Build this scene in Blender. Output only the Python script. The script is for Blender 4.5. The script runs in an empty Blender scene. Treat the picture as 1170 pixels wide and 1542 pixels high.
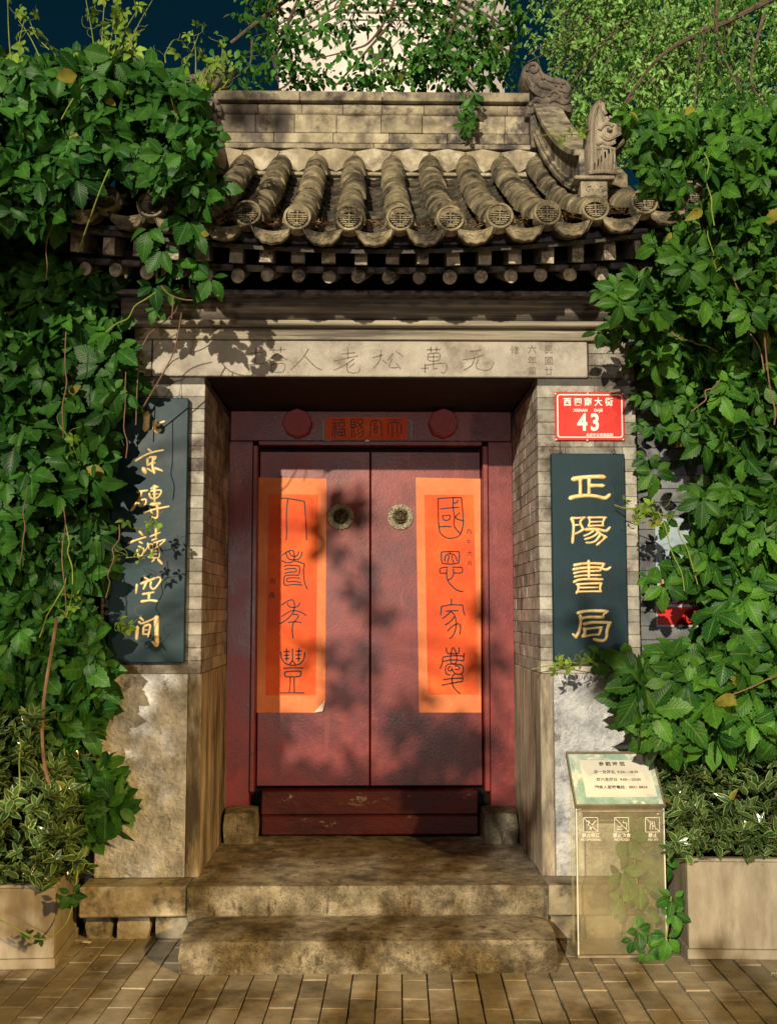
import bpy, math, random
from mathutils import Vector, Matrix, Euler
R = math.radians
rnd = random.Random(43)
C = bpy.context.scene.collection
sc = bpy.context.scene

# ------------------------------------------------------------------ camera, sky, lamps, exposure
F = 1641.0; EYE = (0.0, -5.05, 1.447); PITCH = R(5.2); YAW = R(-1.0)
cam_d = bpy.data.cameras.new('camera'); cam = bpy.data.objects.new('camera', cam_d); C.objects.link(cam)
cam.location = EYE; cam.rotation_euler = (R(90)+PITCH, 0, YAW)
cam_d.sensor_fit = 'VERTICAL'; cam_d.sensor_height = 24; cam_d.lens = 24*F/1542
cam_d.clip_start = .05; cam_d.clip_end = 3000
sc.camera = cam
world = bpy.data.worlds.new('World'); sc.world = world; world.use_nodes = True
wn = world.node_tree; wn.nodes.clear()
SUN_AZ = (0.30, 1.0); SUN_DROP = 0.325           # the sun stands for an assumed street lamp, its light travels along (0.30, 1.0, -0.325)
sky = wn.nodes.new('ShaderNodeTexSky'); sky.sky_type = 'NISHITA'; sky.sun_disc = False
sky.sun_elevation = math.atan2(SUN_DROP, math.hypot(*SUN_AZ)); sky.sun_rotation = math.atan2(-SUN_AZ[0], -SUN_AZ[1])
sky.air_density = 1.0; sky.dust_density = .2; sky.ozone_density = 1.5
bgn = wn.nodes.new('ShaderNodeBackground'); wo = wn.nodes.new('ShaderNodeOutputWorld')
bgn.inputs['Strength'].default_value = 0.007
tint = wn.nodes.new('ShaderNodeMix'); tint.data_type = 'RGBA'; tint.blend_type = 'MULTIPLY'; tint.inputs[0].default_value = 1; tint.inputs[7].default_value = (.16, .95, 1.0, 1)
wn.links.new(sky.outputs[0], tint.inputs[6]); wn.links.new(tint.outputs[2], bgn.inputs[0]); wn.links.new(bgn.outputs[0], wo.inputs[0])
def lamp_rot(d): return Vector(d).to_track_quat('-Z', 'Y').to_euler()
sd = bpy.data.lights.new('sun', 'SUN'); sd.energy = 4.8; sd.angle = R(0.6); sd.color = (1.0, .875, .66)
so = bpy.data.objects.new('sun', sd); C.objects.link(so); so.location = (-3, -10, 5); so.rotation_euler = lamp_rot((SUN_AZ[0], SUN_AZ[1], -SUN_DROP))
def added_lamp(name, loc, power, col, radius):
    l = bpy.data.lights.new(name, 'POINT'); l.energy = power; l.color = col; l.shadow_soft_size = radius
    o = bpy.data.objects.new(name, l); C.objects.link(o); o.location = loc; return o
hl = bpy.data.lights.new('added_lamp_light', 'SPOT'); hl.energy = 5600; hl.color = (1.0, .62, .19); hl.shadow_soft_size = .10; hl.spot_size = R(30); hl.spot_blend = 1.0
ho = bpy.data.objects.new('added_lamp_light', hl); C.objects.link(ho); ho.location = (5.6, -8.6, 4.2); ho.rotation_euler = lamp_rot((.2-5.6, -2.1+8.6, -4.2))     # assumed hooded sodium lamp, unseen, down the road to the right
added_lamp('added_lamp_light', (5.6, -8.6, 4.25), 420, (1.0, .70, .32), .10)     # added spill of that assumed lamp
added_lamp('added_lamp_light', (-.55, -17.0, 1.75), 1350, (1.0, .87, .82), .22)   # added low fill light, unseen; lifts the shade and gives the door its sheen
vs = sc.view_settings; vs.view_transform = 'Standard'; vs.look = 'None'; vs.exposure = 0; vs.gamma = 1; vs.use_curve_mapping = False
sc.cycles.max_bounces = 6; sc.cycles.transparent_max_bounces = 12

# ------------------------------------------------------------------ measuring: a pixel of the survey photograph to a point on the plane y = Y (or z = Z)
def _ray(px, py):
    x = (px-585)/F; u = (771-py)/F
    dy = math.cos(PITCH)-u*math.sin(PITCH); dz = math.sin(PITCH)+u*math.cos(PITCH)
    c, s = math.cos(YAW), math.sin(YAW)
    return (x*c-dy*s, x*s+dy*c, dz)
def P(px, py, Y):
    d = _ray(px, py); t = (Y-EYE[1])/d[1]; return (EYE[0]+d[0]*t, Y, EYE[2]+d[2]*t)
def G_(px, py, Z=0):
    d = _ray(px, py); t = (Z-EYE[2])/d[2]; return (EYE[0]+d[0]*t, EYE[1]+d[1]*t, Z)
def zz(py, Y, px=557): return P(px, py, Y)[2]
def xx(px, Y, py=900): return P(px, py, Y)[0]

# ------------------------------------------------------------------ helpers
WL = {}
def tag(o, label=None, cat=None, group=None, kind=None):
    if label: o['label'] = label
    if cat: o['category'] = cat
    if group: o['group'] = group
    if kind: o['kind'] = kind
    return o
def thing(name, label, cat, loc, group=None):
    o = bpy.data.objects.new(name, None); C.objects.link(o); o.location = loc; o.empty_display_size = .1
    WL[o.name] = Vector(loc); tag(o, label, cat, group); return o
def place(o, parent, wloc):
    C.objects.link(o); WL[o.name] = Vector(wloc)
    if parent is not None: o.parent = parent; o.location = Vector(wloc)-WL[parent.name]
    else: o.location = wloc
    return o
def inst(name, me, parent, loc, rot=(0,0,0), scale=(1,1,1)):
    o = bpy.data.objects.new(name, me); place(o, parent, loc); o.rotation_euler = rot; o.scale = scale; return o
class MB:
    def __init__(s): s.v = []; s.f = []; s.m = []; s.uv = None
    def add(s, vs_, fs, mi=0):
        b = len(s.v); s.v += [tuple(v) for v in vs_]; s.f += [tuple(i+b for i in f) for f in fs]; s.m += [mi]*len(fs); return s
    def box(s, x0, x1, y0, y1, z0, z1, b=0.003, mi=0, jit=0):
        b = min(b, (x1-x0)*.45, (y1-y0)*.45, (z1-z0)*.45)
        if b <= 0:
            v = [(x,y,z) for x in (x0,x1) for y in (y0,y1) for z in (z0,z1)]
            return s.add(v, [(0,1,3,2),(4,6,7,5),(0,4,5,1),(2,3,7,6),(0,2,6,4),(1,5,7,3)], mi)
        v = []; idx = {}
        for i, sx in enumerate((0,1)):
            for j, sy in enumerate((0,1)):
                for k, sz in enumerate((0,1)):
                    X, Y, Z = (x0,x1)[sx], (y0,y1)[sy], (z0,z1)[sz]
                    dx, dy, dz = (b,-b)[sx], (b,-b)[sy], (b,-b)[sz]
                    if jit: X += rnd.uniform(-jit,jit); Y += rnd.uniform(-jit,jit); Z += rnd.uniform(-jit,jit)
                    for a, p in enumerate(((X,Y+dy,Z+dz),(X+dx,Y,Z+dz),(X+dx,Y+dy,Z))):
                        idx[sx,sy,sz,a] = len(v); v.append(p)
        I = lambda *a: idx[a]
        f = []
        for q in (0,1):
            f.append((I(q,0,0,0),I(q,0,1,0),I(q,1,1,0),I(q,1,0,0)) if q == 0 else (I(q,0,0,0),I(q,1,0,0),I(q,1,1,0),I(q,0,1,0)))
            f.append((I(0,q,0,1),I(1,q,0,1),I(1,q,1,1),I(0,q,1,1)) if q == 0 else (I(0,q,0,1),I(0,q,1,1),I(1,q,1,1),I(1,q,0,1)))
            f.append((I(0,0,q,2),I(0,1,q,2),I(1,1,q,2),I(1,0,q,2)) if q == 0 else (I(0,0,q,2),I(1,0,q,2),I(1,1,q,2),I(0,1,q,2)))
        for p in (0,1):
            for q in (0,1):
                f.append((I(0,p,q,1),I(1,p,q,1),I(1,p,q,2),I(0,p,q,2)))
                f.append((I(p,0,q,0),I(p,1,q,0),I(p,1,q,2),I(p,0,q,2)))
                f.append((I(p,q,0,0),I(p,q,1,0),I(p,q,1,1),I(p,q,0,1)))
                for r in (0,1): f.append((I(p,q,r,0),I(p,q,r,1),I(p,q,r,2)))
        return s.add(v, f, mi)
    def prism(s, pts, axis, a0, a1, mi=0):       # pts 2D polygon, extruded along axis 0/1/2
        def mk(p, a): return {0:(a,p[0],p[1]), 1:(p[0],a,p[1]), 2:(p[0],p[1],a)}[axis]
        n = len(pts); v = [mk(p,a0) for p in pts]+[mk(p,a1) for p in pts]
        f = [tuple(range(n)), tuple(range(2*n-1,n-1,-1))]+[(i,(i+1)%n,n+(i+1)%n,n+i) for i in range(n)]
        return s.add(v, f, mi)
    def tube(s, pts, r, n=6, mi=0, cap=True):
        pts = [Vector(p) for p in pts]; rs = r if isinstance(r,(list,tuple)) else [r]*len(pts)
        v = []; f = []; up = Vector((0,0,1)); prev = None
        for i, p in enumerate(pts):
            t = (pts[min(i+1,len(pts)-1)]-pts[max(i-1,0)])
            t = t.normalized() if t.length > 1e-9 else Vector((0,0,1))
            if prev is None:
                a = t.cross(up)
                if a.length < .1: a = t.cross(Vector((1,0,0)))
            else: a = prev-t*prev.dot(t)
            if a.length < 1e-6: a = t.cross(Vector((1,0,.3)))
            a.normalize(); prev = a; b = t.cross(a)
            for k in range(n):
                th = 2*math.pi*k/n; v.append(p+(a*math.cos(th)+b*math.sin(th))*rs[i])
        for i in range(len(pts)-1):
            for k in range(n): f.append((i*n+k, i*n+(k+1)%n, (i+1)*n+(k+1)%n, (i+1)*n+k))
        if cap: f.append(tuple(range(n-1,-1,-1))); f.append(tuple(range((len(pts)-1)*n, len(pts)*n)))
        return s.add(v, f, mi)
    def ball(s, c, r, n=8, m=6, mi=0):
        rx, ry, rz = r if isinstance(r,(tuple,list)) else (r,r,r); v = [(c[0],c[1],c[2]+rz)]; f = []
        for i in range(1,m):
            ph = math.pi*i/m
            for k in range(n):
                th = 2*math.pi*k/n; v.append((c[0]+rx*math.sin(ph)*math.cos(th), c[1]+ry*math.sin(ph)*math.sin(th), c[2]+rz*math.cos(ph)))
        v.append((c[0],c[1],c[2]-rz)); L = len(v)-1
        for k in range(n):
            f.append((0,1+k,1+(k+1)%n)); f.append((L, 1+(m-2)*n+(k+1)%n, 1+(m-2)*n+k))
            for i in range(m-2): f.append((1+i*n+k, 1+(i+1)*n+k, 1+(i+1)*n+(k+1)%n, 1+i*n+(k+1)%n))
        return s.add(v, f, mi)
    def mesh(s, name, mats, smooth=False, center=None, fix=True):
        me = bpy.data.meshes.new(name)
        c = center or (0,0,0)
        me.from_pydata([(x-c[0],y-c[1],z-c[2]) for x,y,z in s.v], [], s.f)
        for m in (mats if isinstance(mats,(list,tuple)) else [mats]): me.materials.append(m)
        me.polygons.foreach_set('material_index', s.m)
        if s.uv:
            ul = me.uv_layers.new(name='UVMap'); flat = []
            for p in me.polygons:
                for vi in p.vertices: flat += s.uv[vi]
            ul.data.foreach_set('uv', flat)
        if smooth: me.polygons.foreach_set('use_smooth', [True]*len(me.polygons))
        me.update()
        if fix and not s.uv:
            import bmesh
            bm = bmesh.new(); bm.from_mesh(me); bmesh.ops.recalc_face_normals(bm, faces=bm.faces); bm.to_mesh(me); bm.free()
        if smooth and hasattr(me, 'set_sharp_from_angle'): me.set_sharp_from_angle(angle=R(42))
        return me
    def build(s, name, mats, parent=None, smooth=False):
        xs = [v[0] for v in s.v]; ys = [v[1] for v in s.v]; zs = [v[2] for v in s.v]
        c = ((min(xs)+max(xs))/2, (min(ys)+max(ys))/2, min(zs))
        return inst(name, s.mesh(name, mats, smooth, c), parent, c)

def smooth_line(pts, k=4, closed=False):
    out = []; n = len(pts)
    if n < 3: return list(pts)
    for i in range(n-1):
        p0, p1, p2, p3 = pts[max(i-1,0)], pts[i], pts[i+1], pts[min(i+2,n-1)]
        for j in range(k):
            t = j/k
            out.append(tuple(.5*((2*p1[a])+(-p0[a]+p2[a])*t+(2*p0[a]-5*p1[a]+4*p2[a]-p3[a])*t*t+(-p0[a]+3*p1[a]-3*p2[a]+p3[a])*t**3) for a in range(len(p1))))
    out.append(tuple(pts[-1])); return out

# ------------------------------------------------------------------ materials
def newmat(name):
    m = bpy.data.materials.new(name); m.use_nodes = True; nt = m.node_tree; b = nt.nodes['Principled BSDF']; return m, nt, b
def nd(nt, t, **k):
    n = nt.nodes.new(t)
    for a, v in k.items(): setattr(n, a, v)
    return n
def weathered(name, cols, scale=6, rough=.85, bump=.25, bscale=60, dirt=None, dscale=3, dthr=(.5,.62), rand=.0, stretch=(1,1,1), spec=.3, metal=0, streak=None, specks=None, obj=False, detail=8, bdist=.01):
    m, nt, b = newmat(name); L = nt.links.new
    if obj: co = nd(nt,'ShaderNodeTexCoord').outputs['Object']
    else: co = nd(nt,'ShaderNodeNewGeometry').outputs['Position']
    mp = nd(nt,'ShaderNodeMapping'); L(co, mp.inputs[0]); mp.inputs['Scale'].default_value = stretch
    n1 = nd(nt,'ShaderNodeTexNoise'); n1.inputs['Scale'].default_value = scale; n1.inputs['Detail'].default_value = detail; n1.inputs['Roughness'].default_value = .65
    L(mp.outputs[0], n1.inputs['Vector'])
    cr = nd(nt,'ShaderNodeValToRGB'); L(n1.outputs['Fac'], cr.inputs[0])
    els = cr.color_ramp.elements; k = len(cols)
    while len(els) < k: els.new(.5)
    for i, c in enumerate(cols):
        els[i].position = .32+.36*i/max(k-1,1); els[i].color = (*c, 1)
    col = cr.outputs[0]
    def mix(fac, a, c, mode='MIX'):
        x = nd(nt,'ShaderNodeMix', data_type='RGBA', blend_type=mode)
        (L(fac, x.inputs[0]) if not isinstance(fac, float) else setattr(x.inputs[0],'default_value',fac))
        L(a, x.inputs[6])
        (L(c, x.inputs[7]) if not isinstance(c, tuple) else setattr(x.inputs[7],'default_value',(*c,1)))
        return x.outputs[2]
    def thr(src, lo, hi):
        x = nd(nt,'ShaderNodeMapRange'); L(src, x.inputs[0]); x.inputs[1].default_value = lo; x.inputs[2].default_value = hi; return x.outputs[0]
    if dirt:
        n2 = nd(nt,'ShaderNodeTexNoise'); n2.inputs['Scale'].default_value = dscale; n2.inputs['Detail'].default_value = 10; n2.inputs['Roughness'].default_value = .72
        mv = nd(nt,'ShaderNodeVectorMath', operation='ADD'); L(mp.outputs[0], mv.inputs[0]); mv.inputs[1].default_value = (7.3,2.1,5.5); L(mv.outputs[0], n2.inputs['Vector'])
        col = mix(thr(n2.outputs['Fac'], *dthr), col, dirt)
    if streak:
        n3 = nd(nt,'ShaderNodeTexNoise'); n3.inputs['Scale'].default_value = streak[0]; n3.inputs['Detail'].default_value = 6
        m3 = nd(nt,'ShaderNodeMapping'); L(co, m3.inputs[0]); m3.inputs['Scale'].default_value = streak[1]; L(m3.outputs[0], n3.inputs['Vector'])
        col = mix(thr(n3.outputs['Fac'], streak[3], streak[4]), col, streak[2])
    if specks:
        n4 = nd(nt,'ShaderNodeTexNoise'); n4.inputs['Scale'].default_value = specks[0]; n4.inputs['Detail'].default_value = 4; n4.inputs['Roughness'].default_value = .8
        L(co, n4.inputs['Vector']); col = mix(thr(n4.outputs['Fac'], specks[2], specks[3]), col, specks[1])
    if rand:
        oi = nd(nt,'ShaderNodeObjectInfo'); x = nd(nt,'ShaderNodeMapRange'); L(oi.outputs['Random'], x.inputs[0]); x.inputs[3].default_value = 1-rand; x.inputs[4].default_value = 1+rand*.6
        hv = nd(nt,'ShaderNodeHueSaturation'); L(col, hv.inputs['Color']); L(x.outputs[0], hv.inputs['Value']); col = hv.outputs[0]
    L(col, b.inputs['Base Color'])
    b.inputs['Metallic'].default_value = metal; b.inputs['Specular IOR Level'].default_value = spec
    rr = nd(nt,'ShaderNodeMapRange'); L(n1.outputs['Fac'], rr.inputs[0]); rr.inputs[1].default_value = .3; rr.inputs[2].default_value = .7; rr.inputs[3].default_value = max(rough-.1,.02); rr.inputs[4].default_value = min(rough+.1,1); L(rr.outputs[0], b.inputs['Roughness'])
    if bump:
        nb = nd(nt,'ShaderNodeTexNoise'); nb.inputs['Scale'].default_value = bscale; nb.inputs['Detail'].default_value = 6; nb.inputs['Roughness'].default_value = .7; L(mp.outputs[0], nb.inputs['Vector'])
        ad = nd(nt,'ShaderNodeMath', operation='ADD'); L(nb.outputs['Fac'], ad.inputs[0]); L(n1.outputs['Fac'], ad.inputs[1])
        bp = nd(nt,'ShaderNodeBump'); bp.inputs['Strength'].default_value = bump; bp.inputs['Distance'].default_value = bdist; L(ad.outputs[0], bp.inputs['Height']); L(bp.outputs[0], b.inputs['Normal'])
    return m
M = {}
M['brick'] = weathered('grey_brick', [(.24,.215,.175),(.38,.355,.305),(.52,.495,.435)], 12, .9, .7, 80, dirt=(.12,.095,.08), dscale=3.0, dthr=(.50,.62), rand=.34, specks=(130,(.12,.10,.08),.66,.74))
M['brick_dark'] = weathered('blue_grey_brick', [(.10,.11,.12),(.17,.18,.19),(.24,.24,.24)], 9, .9, .35, 90, dirt=(.05,.05,.05), dscale=3, rand=.3)
M['mortar'] = weathered('mortar', [(.06,.055,.05),(.11,.10,.09)], 20, .95, .3, 80)
M['lintel'] = weathered('carved_lintel_stone', [(.29,.255,.215),(.41,.37,.315),(.51,.465,.395)], 6, .85, .6, 90, dirt=(.22,.185,.15), dscale=5, dthr=(.54,.68), specks=(120,(.17,.135,.105),.62,.70))
M['carve'] = weathered('carved_groove', [(.10,.08,.06),(.28,.235,.18)], 70, .95, .2)
M['dado'] = weathered('pale_marble', [(.26,.27,.29),(.56,.57,.59),(.86,.86,.86)], 9, .7, 1.0, 26, dirt=(.20,.19,.18), dscale=9, dthr=(.57,.66), specks=(75,(.05,.045,.04),.62,.70), bdist=.03)
M['dado2'] = weathered('rough_reveal_stone', [(.12,.095,.07),(.32,.27,.20),(.52,.45,.35)], 12, .85, .7, 50, stretch=(1,1,.22), dirt=(.07,.055,.04), dscale=6, dthr=(.5,.62), bdist=.015)
M['step'] = weathered('worn_step_stone', [(.15,.125,.08),(.32,.275,.19),(.54,.48,.35)], 11, .82, 1.0, 60, dirt=(.085,.068,.042), dscale=3.6, dthr=(.48,.62), specks=(150,(.05,.04,.026),.55,.64), bdist=.03, streak=(26,(1,1,.35),(.11,.09,.06),.58,.68))
M['base'] = weathered('base_stone', [(.17,.145,.10),(.30,.26,.18),(.42,.37,.26)], 6, .88, .6, 30, dirt=(.05,.04,.03), dscale=5, rand=.15, bdist=.02)
M['paver'] = weathered('paving_brick', [(.22,.19,.135),(.29,.25,.18),(.37,.32,.23)], 9, .85, .35, 90, dirt=(.10,.082,.052), dscale=2.6, dthr=(.48,.66), rand=.28, specks=(120,(.07,.06,.045),.64,.74))
M['joint'] = weathered('paving_joint', [(.008,.007,.005),(.018,.015,.011)], 20, .95, .3)
M['asphalt'] = weathered('asphalt', [(.04,.04,.04),(.06,.06,.058)], 12, .9, .3)
M['tile'] = weathered('clay_roof_tile', [(.09,.074,.045),(.25,.205,.125),(.47,.40,.255)], 10, .9, .8, 55, dirt=(.04,.033,.024), dscale=6, dthr=(.48,.60), rand=.2, specks=(110,(.07,.06,.045),.62,.72))
M['pan'] = weathered('shade_dark_pan_tile', [(.02,.016,.012),(.06,.05,.034),(.20,.17,.115)], 18, .95, .5, 60, rand=.25)  # pan tiles coloured dark to stand for the deep shade in the channels
M['tile_in'] = weathered('tile_recess', [(.05,.045,.04),(.09,.08,.065)], 20, .95, .3)
M['ridge'] = weathered('ridge_brick', [(.15,.125,.095),(.34,.29,.20),(.55,.485,.34)], 10, .9, .7, 60, dirt=(.07,.057,.056), dscale=4.5, dthr=(.48,.60), rand=.22, streak=(5,(1,1,.25),(.12,.10,.085),.56,.70), specks=(110,(.09,.075,.06),.64,.74))
M['plaster'] = weathered('pale_lime_mortar', [(.24,.20,.13),(.37,.315,.215),(.58,.53,.42)], 9, .9, .4, 60, dirt=(.17,.14,.10), dscale=6, dthr=(.50,.64))
M['carving'] = weathered('carved_clay', [(.07,.058,.052),(.14,.115,.095),(.24,.20,.155)], 14, .9, .6, 45, dirt=(.06,.05,.045), dscale=9, bdist=.015)
M['beast'] = weathered('carved_clay_beast', [(.12,.095,.07),(.27,.225,.165),(.42,.36,.27)], 14, .9, .7, 40, dirt=(.08,.065,.05), dscale=11, dthr=(.52,.64), stretch=(1,1,.35), bdist=.015)
M['wood'] = weathered('weathered_beam', [(.05,.04,.035),(.15,.125,.10),(.34,.29,.22)], 22, .88, .8, 60, stretch=(.05,1,1.8), dirt=(.045,.038,.035), dscale=5, dthr=(.52,.66), specks=(210,(.55,.52,.46),.74,.78))
M['wood2'] = weathered('weathered_moulding', [(.16,.135,.105),(.32,.28,.21),(.50,.44,.34)], 22, .85, .6, 60, stretch=(.06,1,1.8), dirt=(.10,.085,.07), dscale=9, dthr=(.52,.62))
M['rafter'] = weathered('old_painted_rafter', [(.06,.05,.055),(.15,.13,.12),(.26,.23,.19)], 18, .88, .4, 70, dirt=(.035,.033,.045), dscale=12, rand=.2)
M['rafter_end'] = weathered('bare_rafter_end', [(.24,.20,.15),(.42,.36,.27),(.56,.49,.37)], 30, .9, .5, 110, dirt=(.09,.075,.06), dscale=14, rand=.3)
M['soffit'] = weathered('shade_black', [(.006,.006,.006),(.016,.014,.012)], 8, .9, .3)  # near black, the shade under lintel and eaves put into the colour
M['red'] = weathered('door_red_paint', [(.10,.011,.011),(.175,.020,.017),(.26,.034,.027)], 4, .34, .16, 70, dirt=(.085,.010,.011), dscale=2.4, dthr=(.50,.70), spec=.5, specks=(38,(.36,.09,.07),.66,.72), bdist=.006, streak=(7,(1,1,.18),(.24,.045,.036),.62,.70))
M['pin'] = weathered('pin_red_paint', [(.27,.035,.035),(.34,.05,.045)], 8, .45, .2, 40)
M['red_old'] = weathered('worn_red_threshold', [(.035,.006,.006),(.075,.010,.009),(.12,.018,.015)], 5, .5, .4, 40, dirt=(.30,.25,.16), dscale=7, dthr=(.60,.64), stretch=(.6,1,1.3), bdist=.01)
M['dark'] = weathered('shadow_gap', [(.008,.007,.007),(.014,.012,.012)], 8, .9, 0)
M['paper'] = weathered('red_paper', [(.62,.062,.014),(.74,.095,.018),(.84,.16,.034)], 4, .7, .45, 14, dirt=(.60,.05,.015), dscale=3, dthr=(.5,.8), specks=(170,(.95,.55,.2),.74,.78))
M['paper2'] = weathered('pale_orange_paper', [(.60,.155,.055),(.70,.205,.075),(.79,.27,.11)], 6, .7, .45, 14, dirt=(.62,.20,.08), dscale=6, dthr=(.55,.75))
M['ink'] = weathered('black_ink', [(.006,.006,.007),(.012,.012,.012)], 30, .5, 0)
M['board'] = weathered('black_lacquer_board', [(.002,.016,.024),(.003,.026,.038),(.008,.034,.046)], 3, .50, .08, 20, spec=.28)
M['gold'] = weathered('gold_leaf_paint', [(.58,.38,.14),(.78,.58,.26),(.88,.72,.40)], 30, .42, .3, 90, metal=.15, spec=.5)
M['plate'] = weathered('red_enamel', [(.55,.018,.012),(.62,.026,.018)], 4, .35, .03, 30, spec=.5)
M['white'] = weathered('white_paint', [(.74,.72,.68),(.82,.80,.76)], 20, .6, .05)
M['iron'] = weathered('dark_iron', [(.03,.028,.025),(.07,.065,.055)], 20, .6, .2, metal=.6)
M['bronze'] = weathered('old_brass', [(.14,.12,.08),(.42,.37,.26),(.66,.60,.45)], 90, .45, .8, 150, dirt=(.03,.027,.02), dscale=110, dthr=(.52,.6), metal=.25)
M['bronze_dark'] = weathered('dark_brass', [(.04,.034,.02),(.11,.09,.05),(.22,.18,.10)], 70, .4, .5, 140, metal=.7)
M['planter'] = weathered('planter_marble', [(.17,.145,.105),(.26,.225,.165),(.34,.30,.225)], 7, .6, .12, 40, dirt=(.20,.165,.11), dscale=4, dthr=(.54,.66), stretch=(1.6,1.6,.5), specks=(90,(.16,.13,.09),.64,.72), streak=(9,(1,1,.22),(.24,.2,.14),.60,.68))
M['soil'] = weathered('dark_soil', [(.02,.016,.012),(.05,.04,.03)], 30, .95, .6)
M['pagoda'] = weathered('pale_pagoda_brick', [(.66,.60,.55),(.76,.70,.65),(.84,.79,.74)], 3, .85, .3, 20, dirt=(.40,.34,.30), dscale=2, dthr=(.58,.8), rand=.05)
M['bark'] = weathered('bark', [(.05,.035,.025),(.11,.08,.055),(.18,.13,.09)], 20, .9, .6, 60)
M['vinewood'] = weathered('vine_stem_brown', [(.14,.075,.045),(.24,.14,.08)], 20, .8, .3)
M['vinegreen'] = weathered('vine_shoot_green', [(.16,.20,.03),(.26,.30,.06)], 20, .7, .1)
M['straw'] = weathered('dry_straw', [(.16,.09,.04),(.32,.20,.09),(.42,.28,.14)], 30, .9, .2)
M['frame'] = weathered('tarnished_sign_frame', [(.20,.16,.10),(.32,.27,.18)], 12, .5, .2, metal=.4)
M['notice'] = weathered('notice_paper', [(.60,.56,.46),(.70,.66,.56)], 6, .5, .05)
M['green'] = weathered('sea_green_print', [(.16,.29,.23),(.32,.44,.36),(.60,.64,.54)], 9, .4, .05, dirt=(.66,.64,.52), dscale=11, dthr=(.54,.60))
M['poster'] = weathered('blue_white_poster', [(.28,.36,.42),(.45,.50,.54)], 5, .5, .02)

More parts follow.
